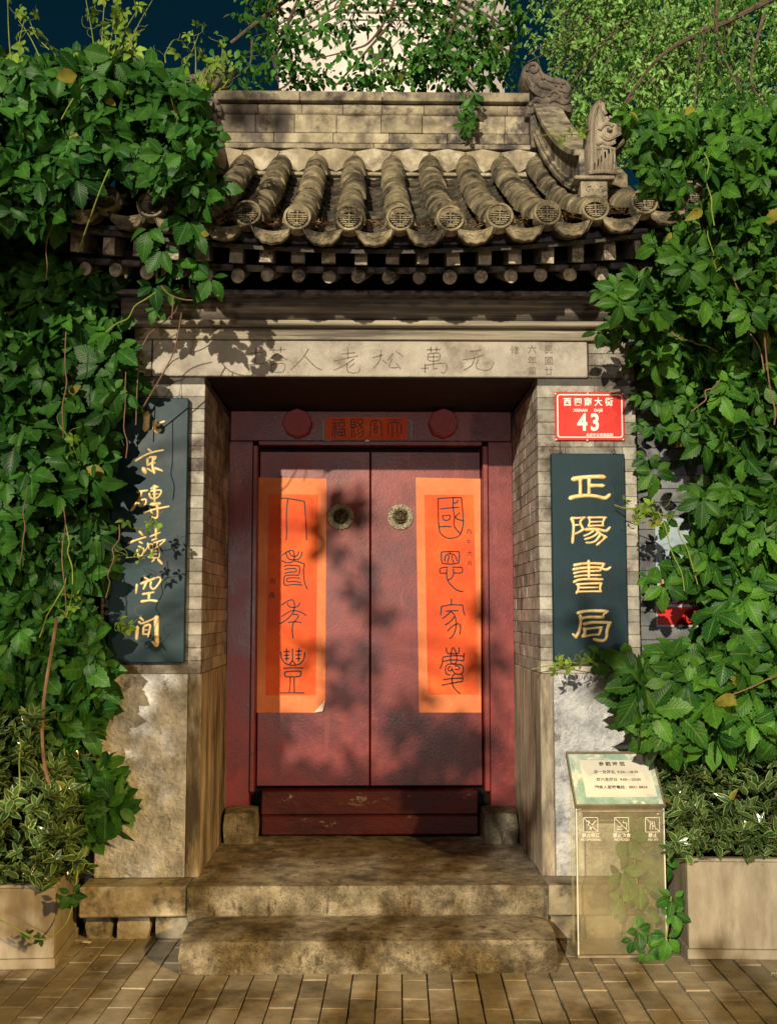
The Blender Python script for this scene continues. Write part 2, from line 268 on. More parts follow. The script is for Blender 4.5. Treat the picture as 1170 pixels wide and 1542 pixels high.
def leafmat(name, dark, light, vein, rough=.42, trans=.25, veins=9.0, margin=None, spec=.22):
    m, nt, b = newmat(name); L = nt.links.new
    g = nd(nt,'ShaderNodeNewGeometry'); oi = nd(nt,'ShaderNodeObjectInfo')
    ad = nd(nt,'ShaderNodeMath', operation='ADD'); L(g.outputs['Random Per Island'], ad.inputs[0]); L(oi.outputs['Random'], ad.inputs[1])
    fr = nd(nt,'ShaderNodeMath', operation='FRACT'); L(ad.outputs[0], fr.inputs[0])
    mx = nd(nt,'ShaderNodeMix', data_type='RGBA'); L(fr.outputs[0], mx.inputs[0]); mx.inputs[6].default_value = (*dark,1); mx.inputs[7].default_value = (*light,1)
    uv = nd(nt,'ShaderNodeUVMap'); sp = nd(nt,'ShaderNodeSeparateXYZ'); L(uv.outputs[0], sp.inputs[0])
    av = nd(nt,'ShaderNodeMath', operation='ABSOLUTE'); L(sp.outputs[1], av.inputs[0])
    m1 = nd(nt,'ShaderNodeMath', operation='MULTIPLY_ADD'); L(av.outputs[0], m1.inputs[0]); m1.inputs[1].default_value = -.28; L(sp.outputs[0], m1.inputs[2])
    m2 = nd(nt,'ShaderNodeMath', operation='MULTIPLY'); L(m1.outputs[0], m2.inputs[0]); m2.inputs[1].default_value = veins
    pp = nd(nt,'ShaderNodeMath', operation='PINGPONG'); L(m2.outputs[0], pp.inputs[0]); pp.inputs[1].default_value = .5
    lat = nd(nt,'ShaderNodeMapRange'); L(pp.outputs[0], lat.inputs[0]); lat.inputs[1].default_value = .10; lat.inputs[2].default_value = .0
    mid = nd(nt,'ShaderNodeMapRange'); L(av.outputs[0], mid.inputs[0]); mid.inputs[1].default_value = .09; mid.inputs[2].default_value = .03
    vx = nd(nt,'ShaderNodeMath', operation='MAXIMUM'); L(lat.outputs[0], vx.inputs[0]); L(mid.outputs[0], vx.inputs[1])
    vs2 = nd(nt,'ShaderNodeMath', operation='MULTIPLY'); L(vx.outputs[0], vs2.inputs[0]); vs2.inputs[1].default_value = .55
    dd = nd(nt,'ShaderNodeMapRange'); L(fr.outputs[0], dd.inputs[0]); dd.inputs[1].default_value = .987; dd.inputs[2].default_value = .992; dm = nd(nt,'ShaderNodeMix', data_type='RGBA'); L(dd.outputs[0], dm.inputs[0]); L(mx.outputs[2], dm.inputs[6]); dm.inputs[7].default_value = (.26,.22,.035,1)
    m3 = nd(nt,'ShaderNodeMix', data_type='RGBA'); L(vs2.outputs[0], m3.inputs[0]); L(dm.outputs[2], m3.inputs[6]); m3.inputs[7].default_value = (*vein,1)
    col = m3.outputs[2]
    if margin:
        me_ = nd(nt,'ShaderNodeMapRange'); L(av.outputs[0], me_.inputs[0]); me_.inputs[1].default_value = .62; me_.inputs[2].default_value = .85
        m4 = nd(nt,'ShaderNodeMix', data_type='RGBA'); L(me_.outputs[0], m4.inputs[0]); L(col, m4.inputs[6]); m4.inputs[7].default_value = (*margin,1); col = m4.outputs[2]
    nz = nd(nt,'ShaderNodeTexNoise'); nz.inputs['Scale'].default_value = 25; L(g.outputs['Position'], nz.inputs['Vector'])
    hs = nd(nt,'ShaderNodeHueSaturation'); L(col, hs.inputs['Color']); r_ = nd(nt,'ShaderNodeMapRange'); L(nz.outputs['Fac'], r_.inputs[0]); r_.inputs[1].default_value=.3; r_.inputs[2].default_value=.7; r_.inputs[3].default_value = .75; r_.inputs[4].default_value = 1.25; n9 = nd(nt,'ShaderNodeTexNoise'); n9.inputs['Scale'].default_value = 2.2; L(g.outputs['Position'], n9.inputs['Vector']); r9 = nd(nt,'ShaderNodeMapRange'); L(n9.outputs['Fac'], r9.inputs[0]); r9.inputs[1].default_value=.35; r9.inputs[2].default_value=.65; r9.inputs[3].default_value=.70; r9.inputs[4].default_value=1.25; mu9 = nd(nt,'ShaderNodeMath', operation='MULTIPLY'); L(r_.outputs[0], mu9.inputs[0]); L(r9.outputs[0], mu9.inputs[1]); L(mu9.outputs[0], hs.inputs['Value'])
    L(hs.outputs[0], b.inputs['Base Color']); b.inputs['Roughness'].default_value = rough; b.inputs['Specular IOR Level'].default_value = spec
    bm_ = nd(nt,'ShaderNodeBump'); bm_.inputs['Strength'].default_value = .5; bm_.inputs['Distance'].default_value = .002; bm_.invert = True; L(pp.outputs[0], bm_.inputs['Height']); L(bm_.outputs[0], b.inputs['Normal'])
    tr = nd(nt,'ShaderNodeBsdfTranslucent'); L(hs.outputs[0], tr.inputs['Color']); ms = nd(nt,'ShaderNodeMixShader'); ms.inputs[0].default_value = trans
    L(b.outputs[0], ms.inputs[1]); L(tr.outputs[0], ms.inputs[2]); L(ms.outputs[0], nt.nodes['Material Output'].inputs[0])
    return m
M['leaf'] = leafmat('creeper_leaf', (.006,.050,.011), (.048,.160,.018), (.13,.27,.05))
M['leaf_young'] = leafmat('creeper_young_leaf', (.16,.30,.03), (.30,.46,.06), (.3,.4,.1), trans=.35)
M['leaf_r'] = leafmat('creeper_leaf_right', (.010,.064,.011), (.068,.195,.018), (.18,.32,.06))
M['leaf_hedge'] = leafmat('euonymus_leaf', (.012,.050,.012), (.06,.13,.03), (.14,.2,.06), rough=.18, trans=.12, veins=2, spec=.5, margin=(.26,.32,.12))
M['leaf_round'] = leafmat('round_tree_leaf', (.020,.10,.018), (.085,.25,.03), (.1,.2,.05), trans=.3, veins=5)
M['leaf_locust'] = leafmat('pale_locust_leaf', (.09,.26,.04), (.36,.62,.17), (.5,.65,.25), trans=.4, veins=3)
def acrylic():
    m, nt, b = newmat('clear_acrylic'); L = nt.links.new
    b.inputs['Base Color'].default_value = (.62,.55,.36,1); b.inputs['Roughness'].default_value = .5
    t = nd(nt,'ShaderNodeBsdfTransparent'); t.inputs[0].default_value = (.95,.93,.84,1)
    g = nd(nt,'ShaderNodeBsdfGlossy'); g.inputs['Roughness'].default_value = .08
    x = nd(nt,'ShaderNodeMixShader')
    no = nd(nt,'ShaderNodeTexNoise'); no.inputs['Scale'].default_value = 5; no.inputs['Detail'].default_value = 6; gg = nd(nt,'ShaderNodeNewGeometry'); L(gg.outputs['Position'], no.inputs['Vector'])
    mr = nd(nt,'ShaderNodeMapRange'); L(no.outputs['Fac'], mr.inputs[0]); mr.inputs[1].default_value=.3; mr.inputs[2].default_value=.7; mr.inputs[3].default_value=.07; mr.inputs[4].default_value=.17
    L(mr.outputs[0], x.inputs[0]); L(t.outputs[0], x.inputs[1]); L(b.outputs[0], x.inputs[2])
    y = nd(nt,'ShaderNodeMixShader'); y.inputs[0].default_value = .05; L(x.outputs[0], y.inputs[1]); L(g.outputs[0], y.inputs[2]); L(y.outputs[0], nt.nodes['Material Output'].inputs[0])
    return m
M['acrylic'] = acrylic()

# ------------------------------------------------------------------ writing: brush strokes and type
def px_strokes(strokes, x0, y0, s, Y):          # stroke points measured on an enlargement of scale s whose corner is (x0, y0)
    return [[(P(x0+a/s, y0+b/s, Y)[0], P(x0+a/s, y0+b/s, Y)[2]) for a, b in st] for st in strokes]
def ribbon(mb, pts, w, Y, thick=.0006, closed=False, mi=0):
    p = smooth_line(pts, 4); n = len(p); v = []
    for i in range(n):
        a, b = p[max(i-1,0)], p[min(i+1,n-1)]; dx, dz = b[0]-a[0], b[1]-a[1]; l = math.hypot(dx,dz) or 1
        ww = w*(.85+.3*rnd.random())/2; nx, nz = -dz/l*ww, dx/l*ww
        v += [(p[i][0]+nx, Y, p[i][1]+nz), (p[i][0]-nx, Y, p[i][1]-nz)]
    f = [(2*i,2*i+1,2*i+3,2*i+2) for i in range(n-1)]
    mb.add(v, f, mi)
def brush(mb, pts, w, Y, h):                      # raised, rounded gilt stroke, fuller where the brush pressed
    p = smooth_line(pts, 4); n = len(p); v = []; K = 6
    q = []
    for i in range(n):
        a, b = p[max(i-1,0)], p[min(i+1,n-1)]; dx, dz = b[0]-a[0], b[1]-a[1]; l = math.hypot(dx,dz) or 1
        q.append((p[i], -dz/l, dx/l, dx/l, dz/l))
    ext = [(-1,.45,.45),]+[(0,1,1)]
    rows = []
    p0, nx, nz, tx, tz = q[0]; rows.append(((p0[0]-tx*w*.42, p0[1]-tz*w*.42), nx, nz, .35))
    for i, (pp_, nx, nz, tx, tz) in enumerate(q):
        t = i/max(n-1,1); rows.append((pp_, nx, nz, (1.08-.26*math.sin(math.pi*t))*(1 if t < .8 else 1-.25*(t-.8)/.2)))
    p0, nx, nz, tx, tz = q[-1]; rows.append(((p0[0]+tx*w*.35, p0[1]+tz*w*.35), nx, nz, .25))
    for (c, nx, nz, k) in rows:
        for j in range(K+1):
            a = math.pi*j/K; o = math.cos(a)*w/2*k; hh = math.sin(a)*h*min(1,k+.2)
            v.append((c[0]+nx*o, Y-hh, c[1]+nz*o))
    f = []
    for i in range(len(rows)-1):
        for j in range(K): f.append((i*(K+1)+j, i*(K+1)+j+1, (i+1)*(K+1)+j+1, (i+1)*(K+1)+j))
    mb.add(v, f)
def text(name, s, parent, center, size, matl, rot=(R(90),0,0), bold=0, sx=1, extrude=.0003, sp=1.0):
    cu = bpy.data.curves.new(name, 'FONT'); cu.body = s; cu.size = size; cu.align_x = 'CENTER'; cu.align_y = 'CENTER'; cu.extrude = extrude; cu.offset = bold; cu.space_character = sp; cu.resolution_u = 3
    tmp = bpy.data.objects.new(name, cu); C.objects.link(tmp); dg = bpy.context.evaluated_depsgraph_get()
    me = bpy.data.meshes.new_from_object(tmp.evaluated_get(dg)); C.objects.unlink(tmp); bpy.data.objects.remove(tmp)
    me.materials.clear(); me.materials.append(matl)
    return inst(name, me, parent, center, rot, (sx,1,1))

# ================================================================== THE SETTING
OPL, OPR, SOF, REC = -.770, .787, 2.545, .94       # the opening between the piers
g = MB(); g.add([(-900,-900,-.03),(900,-900,-.03),(900,900,-.03),(-900,900,-.03)], [(0,1,2,3)]); tag(g.build('ground', M['asphalt']), kind='structure')
pv = MB(); pv.box(-6,6,-4.4,.45,-.028,-.018,0); pave = pv.build('pavement', M['joint']); tag(pave, kind='structure')
bw, bl, jt = .0985, .205, .0055
pm = MB(); pm.box(-bw/2+jt/2, bw/2-jt/2, -bl/2+jt/2, bl/2-jt/2, -.017, 0, .002); pmesh = pm.mesh('paving_brick', M['paver'])
A = R(-1.6); near = []; rest = MB()
for i in range(-45, 46):
    for j in range(-22, 4):
        x, y = i*bw, (j+(.5 if i % 2 else 0))*bl-.1
        X, Y = x*math.cos(A)-y*math.sin(A), x*math.sin(A)+y*math.cos(A)
        if abs(X) < 1.72 and -.95 < Y < .03 and not (abs(X) < .70 and Y > -.42):
            near.append((X,Y))
        elif abs(X) < 4.4 and -4.3 < Y < .35:
            k = len(rest.v); rest.box(x-bw/2+jt/2, x+bw/2-jt/2, y-bl/2+jt/2, y+bl/2-jt/2, -.011, 0, 0)
            for q in range(k, len(rest.v)):
                a, b, c = rest.v[q]; rest.v[q] = (a*math.cos(A)-b*math.sin(A), a*math.sin(A)+b*math.cos(A), c)
near.sort(key=lambda p: abs(p[0]-.0)*.3+abs(p[1]+.6)); keep = near[:298]
for X, Y in near[298:]: rest.box(X-bw/2+jt/2, X+bw/2-jt/2, Y-bl/2+jt/2, Y+bl/2-jt/2, -.011, 0, 0)
for X, Y in keep: inst('paving_brick', pmesh, pave, (X, Y, rnd.uniform(-.003,.0025)), (rnd.uniform(-.010,.010), rnd.uniform(-.016,.016), A+rnd.uniform(-.006,.006)))
o = rest.build('paving_brick', M['paver'], pave); o['kind'] = 'stuff'

# ---- the gatehouse
gate = thing('gatehouse', 'old grey brick gateway with tiled roof, carved stone lintel and red double door', 'gateway', (0.0, 0.4, 0))
CH = .0585; Z0 = 1.163; NC = 24
def brick_mesh(lx, ly, key, cache={}):
    if key not in cache:
        b = MB(); b.box(-lx/2, lx/2, -ly/2, ly/2, 0, CH-.0022, .0022, jit=.0007); cache[key] = b.mesh('brick', M['brick'])
    return cache[key]
def lay(pier, x0, x1, y0, y1, z):
    w, d = round(x1-x0,3)-.0022, round(y1-y0,3)-.0022
    inst('brick', brick_mesh(w, d, (round(w,3), round(d,3))), pier, ((x0+x1)/2+rnd.uniform(-.0008,.0008), (y0+y1)/2+rnd.uniform(-.0012,.0012), z))
for sgn, inner, outer in ((1, OPR, 1.252), (-1, OPL, -1.235)):
    c = MB(); a, b = sorted((inner+sgn*.005, outer-sgn*.003)); c.box(a, b, .006, REC+.10, .24, SOF-.002, 0)
    pier = c.build('pier', M['mortar'], gate)
    def seg(u0, u1, y0, y1, z):
        a, b = sorted((inner+sgn*u0, inner+sgn*u1)); lay(pier, a, b, y0, y1, z)
    W = abs(outer-inner)
    for i in range(NC):
        z = Z0+i*CH
        if z+CH > SOF+.02: break
        if i % 2 == 0:
            seg(0, .27, 0, .125, z); seg(.27, W, 0, .06, z)
            for a, b in ((.125,.40),(.40,.67),(.67,.94)): seg(0, .05, a, b, z)
        else:
            seg(0, .13, 0, .27, z); seg(.13, .40, 0, .06, z); seg(.40, W, 0, .06, z)
            for a, b in ((.27,.54),(.54,.81),(.81,.94)): seg(0, .05, a, b, z)
    b = MB(); q = sorted((inner+sgn*.06, outer)); b.box(q[0], q[1], -.004, .055, .252, Z0-.003, .004, jit=.001); b.build('dado_slab', M['dado'], pier)
    b = MB(); q = sorted((inner-sgn*.003, inner+sgn*.058)); b.box(q[0], q[1], -.002, REC, .252, Z0-.003, .004, jit=.001); b.build('reveal_slab', M['dado2'], pier)
    # bricks beside the lintel
    lx = 1.030 if sgn > 0 else -1.019
    c = MB(); a, b_ = sorted((lx+sgn*.004, outer)); c.box(a, b_, .012, .5, SOF, 2.72, 0); c.build('pier_head', M['mortar'], gate)
    for i in range(3):
        a, b_ = sorted((lx+sgn*.004, outer)); lay(pier, a, b_, 0, .08, SOF+i*CH)
# lintel
lb = MB(); lb.box(-1.016, 1.027, -.012, .20, SOF, 2.716, .004, jit=.0015); lintel = lb.build('lintel', M['lintel'], gate)
cv = [ # yuan, wan, song, lao  (measured on an enlargement)
 [[(915,78),(950,74),(985,66)],[(870,128),(940,118),(1000,96)],[(945,112),(930,160),(880,192)],[(970,122),(955,170),(990,190),(1040,185),(1062,142)]],
 [[(655,67),(740,65)],[(680,48),(682,82)],[(715,48),(714,82)],[(665,92),(730,88),(728,130),(667,132),(665,92)],[(697,88),(695,180)],[(665,110),(730,110)],[(620,180),(665,178)],[(645,152),(645,207)],[(645,162),(770,150),(765,205),(742,204)],[(690,185),(722,180)]],
 [[(328,115),(388,98)],[(378,68),(370,130),(335,177)],[(385,128),(412,150)],[(452,88),(418,132)],[(468,74),(512,108)],[(445,122),(428,172),(482,175)],[(468,148),(498,184)]],
 [[(138,93),(222,84)],[(175,52),(178,120)],[(92,136),(238,104)],[(215,122),(150,165),(92,192)],[(173,152),(178,202),(240,205),(250,172)],[(218,148),(185,176)]],
 [[(-60,60),(-100,120),(-170,190)],[(-80,110),(-20,170),(20,190)]],
 [[(-420,90),(-340,84)],[(-382,55),(-384,150)],[(-430,160),(-330,150)],[(-300,70),(-200,66)],[(-275,50),(-275,85)],[(-230,50),(-230,85)],[(-250,90),(-310,135)],[(-250,90),(-190,130)],[(-280,135),(-215,133)],[(-285,155),(-210,152),(-215,200),(-280,200),(-285,155)]]]
for ch in cv:
    m = MB()
    for st in px_strokes(ch, 480, 510, 4.034, -.0135): ribbon(m, st, .0052, -.0140)
    m.build('carved_character', M['carve'], lintel)
for s, (px, py) in (('民',(826,527)),('國',(826,544)),('廿',(826,560)),('六',(801,527)),('年',(801,544)),('重',(801,560)),('修',(775,528))):
    text('carved_character', s, lintel, P(px,py,-.0142), .044, M['carve'], extrude=.0002)
b = MB(); b.box(OPL+.002, OPR-.002, .004, .2, SOF-.006, SOF-.0006, 0); b.build('soffit', M['soffit'], gate)  # dark sheet added under the lintel, its colour stands for the shade there
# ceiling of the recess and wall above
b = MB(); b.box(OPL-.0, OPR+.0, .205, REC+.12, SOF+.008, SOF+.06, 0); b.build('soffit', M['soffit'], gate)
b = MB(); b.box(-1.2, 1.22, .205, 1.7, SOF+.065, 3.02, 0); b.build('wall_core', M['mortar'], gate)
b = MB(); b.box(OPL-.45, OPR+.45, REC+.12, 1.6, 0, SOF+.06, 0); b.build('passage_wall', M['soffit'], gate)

# ---- door: frame, leaves, threshold, stones
FY = REC
zl0, zl1 = .503, 2.336
b = MB(); b.box(OPL-.002, -.640, FY-.03, FY+.10, .40, zl1+.045, .004); b.build('door_jamb', M['red'], gate)
b = MB(); b.box(.652, OPR+.002, FY-.03, FY+.10, .40, zl1+.045, .004); b.build('door_jamb', M['red'], gate)
b = MB(); b.box(-.6395, -.612, FY-.045, FY+.09, zl0-.02, zl1+.02, .005); b.build('door_stop', M['red'], gate)
b = MB(); b.box(.620, .6515, FY-.045, FY+.09, zl0-.02, zl1+.02, .005); b.build('door_stop', M['red'], gate)
b = MB(); b.box(OPL+.002, OPR-.002, FY-.022, FY+.09, zl1+.047, SOF+.006, .004); b.build('door_header', M['red'], gate)
b = MB(); b.box(-.6115, .6195, FY-.040, FY+.09, zl1+.021, zl1+.046, .004); b.build('door_stop', M['red'], gate)
b = MB(); b.box(-.64, .65, FY+.095, FY+.11, .45, zl1+.04, 0); b.build('door_backing', M['dark'], gate)
LY = FY+.02
leaves = []
for x0, x1 in ((-.607, .0010), (.0085, .614)):
    b = MB()
    n = 1
    b.box(x0, x1, LY, LY+.05, zl0+.003, zl1-.006, .003)
    leaves.append(b.build('door_leaf', M['red'], gate))
LP = .9585    # plane of the papers on the door, 1.5 mm in front of it
b = MB(); b.box(-.575, .582, FY-.05, FY+.05, .366, .492, .006, jit=.002); b.build('threshold_board', M['red_old'], gate)
b = MB(); b.box(-.575, .582, FY-.052, FY+.05, .258, .362, .008, jit=.003); b.build('threshold_board', M['red_old'], gate)
def stone(x0,x1,y0,y1,z0,z1,name,mt,parent=None,n=4,j=.006):
    # a worn block: subdivided faces with uneven edges
    v = []; f = []
    nx = max(2,int((x1-x0)/.09)); ny = max(2,int((y1-y0)/.09)); nz = max(2,int((z1-z0)/.06)); idx = {}
    for i in range(nx+1):
        for k in range(ny+1):
            for l in range(nz+1):
                if 0 < i < nx and 0 < k < ny and 0 < l < nz: continue
                X, Y, Z = x0+(x1-x0)*i/nx, y0+(y1-y0)*k/ny, z0+(z1-z0)*l/nz
                e = (i in (0,nx))+(k in (0,ny))+(l in (0,nz))
                c = .008*(e-1)
                X += rnd.uniform(-j,j)*.5+(c if i == 0 else -c if i == nx else 0)
                Y += rnd.uniform(-j,j)*.5+(c if k == 0 else -c if k == ny else 0)
                Z += (rnd.uniform(-j,j)*.35 if l else 0)-(c if l == nz else 0)
                idx[i,k,l] = len(v); v.append((X,Y,Z))
    def quad(a,b_,c,d): f.append((idx[a],idx[b_],idx[c],idx[d]))
    for i in range(nx):
        for k in range(ny):
            for l in (0,nz): quad((i,k,l),(i+1,k,l),(i+1,k+1,l),(i,k+1,l))
    for i in range(nx):
        for l in range(nz):
            for k in (0,ny): quad((i,k,l),(i+1,k,l),(i+1,k,l+1),(i,k,l+1))
    for k in range(ny):
        for l in range(nz):
            for i in (0,nx): quad((i,k,l),(i,k+1,l),(i,k+1,l+1),(i,k,l+1))
    m = MB(); m.add(v, f); return m.build(name, mt, parent, smooth=True)
stone(-.760,-.580,.70,.97,.245,.418,'door_stone',M['step'],gate,j=.004)
stone(.588,.782,.70,.97,.245,.412,'door_stone',M['step'],gate,j=.004)
# scalloped door pins
for px in (447.5, 668):
    cx, _, cz = P(px, 636, .82); m = MB(); N = 64; prof = [(FY-.023,1.0),(FY-.085,1.0),(FY-.115,1.0),(FY-.122,.93)]
    v = []; f = []
    for y, k in prof:
        for q in range(N):
            th = 2*math.pi*q/N; r = (.0745+.0055*abs(math.cos(4.0*th))**.6)*k
            v.append((cx+r*math.cos(th), y, cz+r*math.sin(th)*.97))
    for i in range(len(prof)-1):
        for q in range(N): f.append((i*N+q, i*N+(q+1)%N, (i+1)*N+(q+1)%N, (i+1)*N+q))
    f.append(tuple(range((len(prof)-1)*N, len(prof)*N))); m.add(v, f); m.build('door_pin', M['pin'], gate)
# white button on the header
cx, _, cz = P(553, 665, FY-.03); m = MB(); m.tube([(cx,FY-.02,cz),(cx,FY-.034,cz),(cx,FY-.040,cz)], [.0145,.0145,.009], 16); m.build('door_button', M['white'], gate, smooth=True)
# lion-head knockers
for lf, (px, py) in zip(leaves, ((513.5,778),(603,778.5))):
    cx, _, cz = P(px, py, LY); m = MB(); N = 72; prof = [(LY-.001,.069,1),(LY-.010,.069,1),(LY-.014,.058,0),(LY-.016,.052,0),(LY-.011,.044,0),(LY-.007,.041,0)]
    v = []; f = []
    for y, r, sc_ in prof:
        for q in range(N):
            th = 2*math.pi*q/N; rr = r*(1+.035*sc_*abs(math.cos(10*th))) ; yy = y-(.003*math.sin(18*th) if .05 < r < .06 else 0); v.append((cx+rr*math.cos(th), yy, cz+rr*math.sin(th)))
    for i in range(len(prof)-1):
        for q in range(N): f.append((i*N+q, i*N+(q+1)%N, (i+1)*N+(q+1)%N, (i+1)*N+q))
    m.add(v, f, 0); b0 = len(m.v); m.add([(cx+.041*math.cos(2*math.pi*q/N), LY-.006, cz+.041*math.sin(2*math.pi*q/N)) for q in range(N)], [tuple(range(N))], 1)
    m.ball((cx,LY-.012,cz-.004), (.030,.020,.032), 12, 8, 1)
    for s in (-1,1):
        m.ball((cx+s*.024,LY-.016,cz+.024), (.009,.008,.010), 8, 6, 1); m.ball((cx+s*.012,LY-.030,cz+.008), (.0075,.006,.006), 8, 6, 1)
        m.tube([(cx+s*.003,LY-.032,cz+.016),(cx+s*.014,LY-.031,cz+.020),(cx+s*.024,LY-.022,cz+.014)], .0035, 6, 1)
        m.ball((cx+s*.016,LY-.027,cz-.010), (.009,.007,.007), 8, 6, 1)
    m.ball((cx,LY-.033,cz-.003), (.0085,.008,.006), 8, 6, 1); m.tube([(cx-.016,LY-.027,cz-.020),(cx,LY-.034,cz-.016),(cx+.016,LY-.027,cz-.020)], .0035, 6, 1)
    m.tube([(cx-.014,LY-.026,cz-.026),(cx,LY-.031,cz-.031),(cx+.014,LY-.026,cz-.026)], .004, 6, 1); m.tube([(cx-.02,LY-.018,cz+.028),(cx,LY-.022,cz+.036),(cx+.02,LY-.018,cz+.028)], .005, 6, 1)
    m.build('knocker', [M['bronze'], M['bronze_dark']], lf, smooth=True)

# ---- steps and base
stone(-.770,.770,-.548,-.165,0,.137,'step',M['step'],gate)
sl = [(-.790,-.158),(.638,-.158),(.30,.35),(.02,.66),(-.10,.92),(-.765,.92)]
b = MB(); b.prism([(x,y) for x,y in sl], 2, .10, .2515); b.build('floor_slab', M['step'], gate)
b = MB(); b.prism([(.6405,-.15),(.784,-.15),(.784,.92),(-.096,.92),(.023,.663),(.303,.353)], 2, .10, .2475); b.build('floor_slab', M['step'], gate)
b = MB(); b.box(.7865,1.262,-.150,.93,.118,.2495,.006,jit=.002); b.build('base_slab', M['base'], gate)
b = MB(); b.box(-1.262,-.7925,-.145,.93,.118,.2495,.006,jit=.002); b.build('base_slab', M['base'], gate)
b = MB(); b.box(.6405,.7835,-.149,.10,.118,.2455,.004,jit=.001)
x = .775
for w in (.17,.19,.13): stone(x+.003, x+w-.003, -.075+rnd.uniform(-.008,.008), .3, 0, .115,'base_stone',M['base'],gate,j=.01); x += w
x = -1.27
for w in (.14,.17,.19): stone(x+.003, x+w-.003, -.060+rnd.uniform(-.008,.008), .3, 0, .115,'base_stone',M['base'],gate,j=.01); x += w
b = MB(); b.box(-.775,.775,-.160,.3,0,.098,0); b.build('base_core', M['base'], gate)

# ---- timber above the lintel
def band(name, mt, x0, x1, y, ya, yb, depth, b_=.004, round_=0):
    za, zb = zz(ya, y), zz(yb, y); lo, hi = min(za,zb), max(za,zb)
    m = MB()
    if round_:
        prof = [(y+depth,lo),(y+depth,hi)]+[(y+.5*(hi-lo)*(1-math.sin(a))*round_, (lo+hi)/2+(hi-lo)/2*math.cos(a)) for a in [math.pi*k/8 for k in range(9)]]
        m.prism(prof, 0, x0, x1); return m.build(name, mt, gate, smooth=True)
    m.box(x0, x1, y, y+depth, lo, hi, b_); return m.build(name, mt, gate)
band('architrave', M['wood2'], -1.10, 1.185, -.030, 511, 494.5, .25)
band('moulding', M['wood2'], -1.13, 1.21, -.075, 490, 481.5, .28, round_=.8)
band('shadow_board', M['wood'], -1.12, 1.20, -.020, 494.5, 490, .2)
band('eaves_beam', M['wood'], -1.16, 1.24, -.050, 480.5, 444.5, .28, round_=.7)
band('rafter_ledge', M['rafter'], -1.22, 1.30, -.105, 443.5, 436.5, .3)
XC = .02
def lift(x, k=.083): return k*min(((x-XC)/1.13)**2, 1.9)
# round rafters
rm = MB(); sl_ = .42; L_ = .55
n = 14; ring = [(math.cos(2*math.pi*k/n)*.031, math.sin(2*math.pi*k/n)*.034) for k in range(n)]
v = [(a, 0, b_) for a, b_ in ring]+[(a, L_, b_+L_*sl_) for a, b_ in ring]
rm.add(v, [(i,(i+1)%n,n+(i+1)%n,n+i) for i in range(n)], 0); rm.add([(a*.97,-.001,b_*.97) for a,b_ in ring], [tuple(range(n))], 1)
rmesh = rm.mesh('round_rafter', [M['rafter'], M['rafter_end']], smooth=True)
fm = MB(); q = [(-.028,-.047),(.028,-.047),(.028,.036),(-.028,.036)]; L2 = .42; s2 = .30
fm.add([(a,0,b_) for a,b_ in q]+[(a,L2,b_+L2*s2) for a,b_ in q], [(0,1,5,4),(1,2,6,5),(2,3,7,6),(3,0,4,7)], 0)
fm.add([(a*.96,-.002,b_*.96) for a,b_ in q]+[(a*1.0,0,b_*1.0) for a,b_ in q], [(0,1,2,3),(0,4,5,1),(1,5,6,2),(2,6,7,3),(3,7,4,0)], 1)
fmesh = fm.mesh('square_rafter', [M['rafter'], M['rafter_end']])
for k in range(-6, 8+8):
    x = -.591+.1357*k
    if x < -1.33 or x > 1.44: continue
    inst('round_rafter', rmesh, gate, (x+rnd.uniform(-.004,.004), -.285+rnd.uniform(-.012,.012), 2.936+lift(x,.028)+rnd.uniform(-.003,.003)), (rnd.uniform(-.02,.02),rnd.uniform(-.4,.4),rnd.uniform(-.02,.02)), (rnd.uniform(.9,1.06),1,rnd.uniform(.9,1.06)))
    inst('square_rafter', fmesh, gate, (x+.006+rnd.uniform(-.005,.005), -.43+rnd.uniform(-.018,.012), 2.992+lift(x,.035)+rnd.uniform(-.003,.003)), (0,rnd.uniform(-.06,.06),rnd.uniform(-.05,.05)), (rnd.uniform(.88,1.08),1,rnd.uniform(.92,1.04)))
def curved_strip(name, mt, x0, x1, ya, yb, z0, z1, k, n=24, zy=0.0):
    m = MB(); v = []; f = []
    for i in range(n+1):
        x = x0+(x1-x0)*i/n; l = lift(x,k)
        v += [(x,ya,z0+l),(x,ya,z1+l),(x,yb,z1+l+zy),(x,yb,z0+l+zy)]
    for i in range(n):
        for j in range(4): f.append((4*i+j,4*i+(j+1)%4,4*i+4+(j+1)%4,4*i+4+j))
    f += [(0,1,2,3),(4*n,4*n+1,4*n+2,4*n+3)]
    m.add(v, f); return m.build(name, mt, gate)
curved_strip('lower_eave_board', M['rafter'], -1.36, 1.44, -.262, -.235, 2.968, 2.990, .028)
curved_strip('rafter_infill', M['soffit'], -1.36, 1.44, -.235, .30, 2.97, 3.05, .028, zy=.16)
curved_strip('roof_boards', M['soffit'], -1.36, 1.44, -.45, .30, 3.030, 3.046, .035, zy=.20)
curved_strip('upper_eave_board', M['rafter'], -1.38, 1.46, -.465, -.440, 3.024, 3.062, .04)

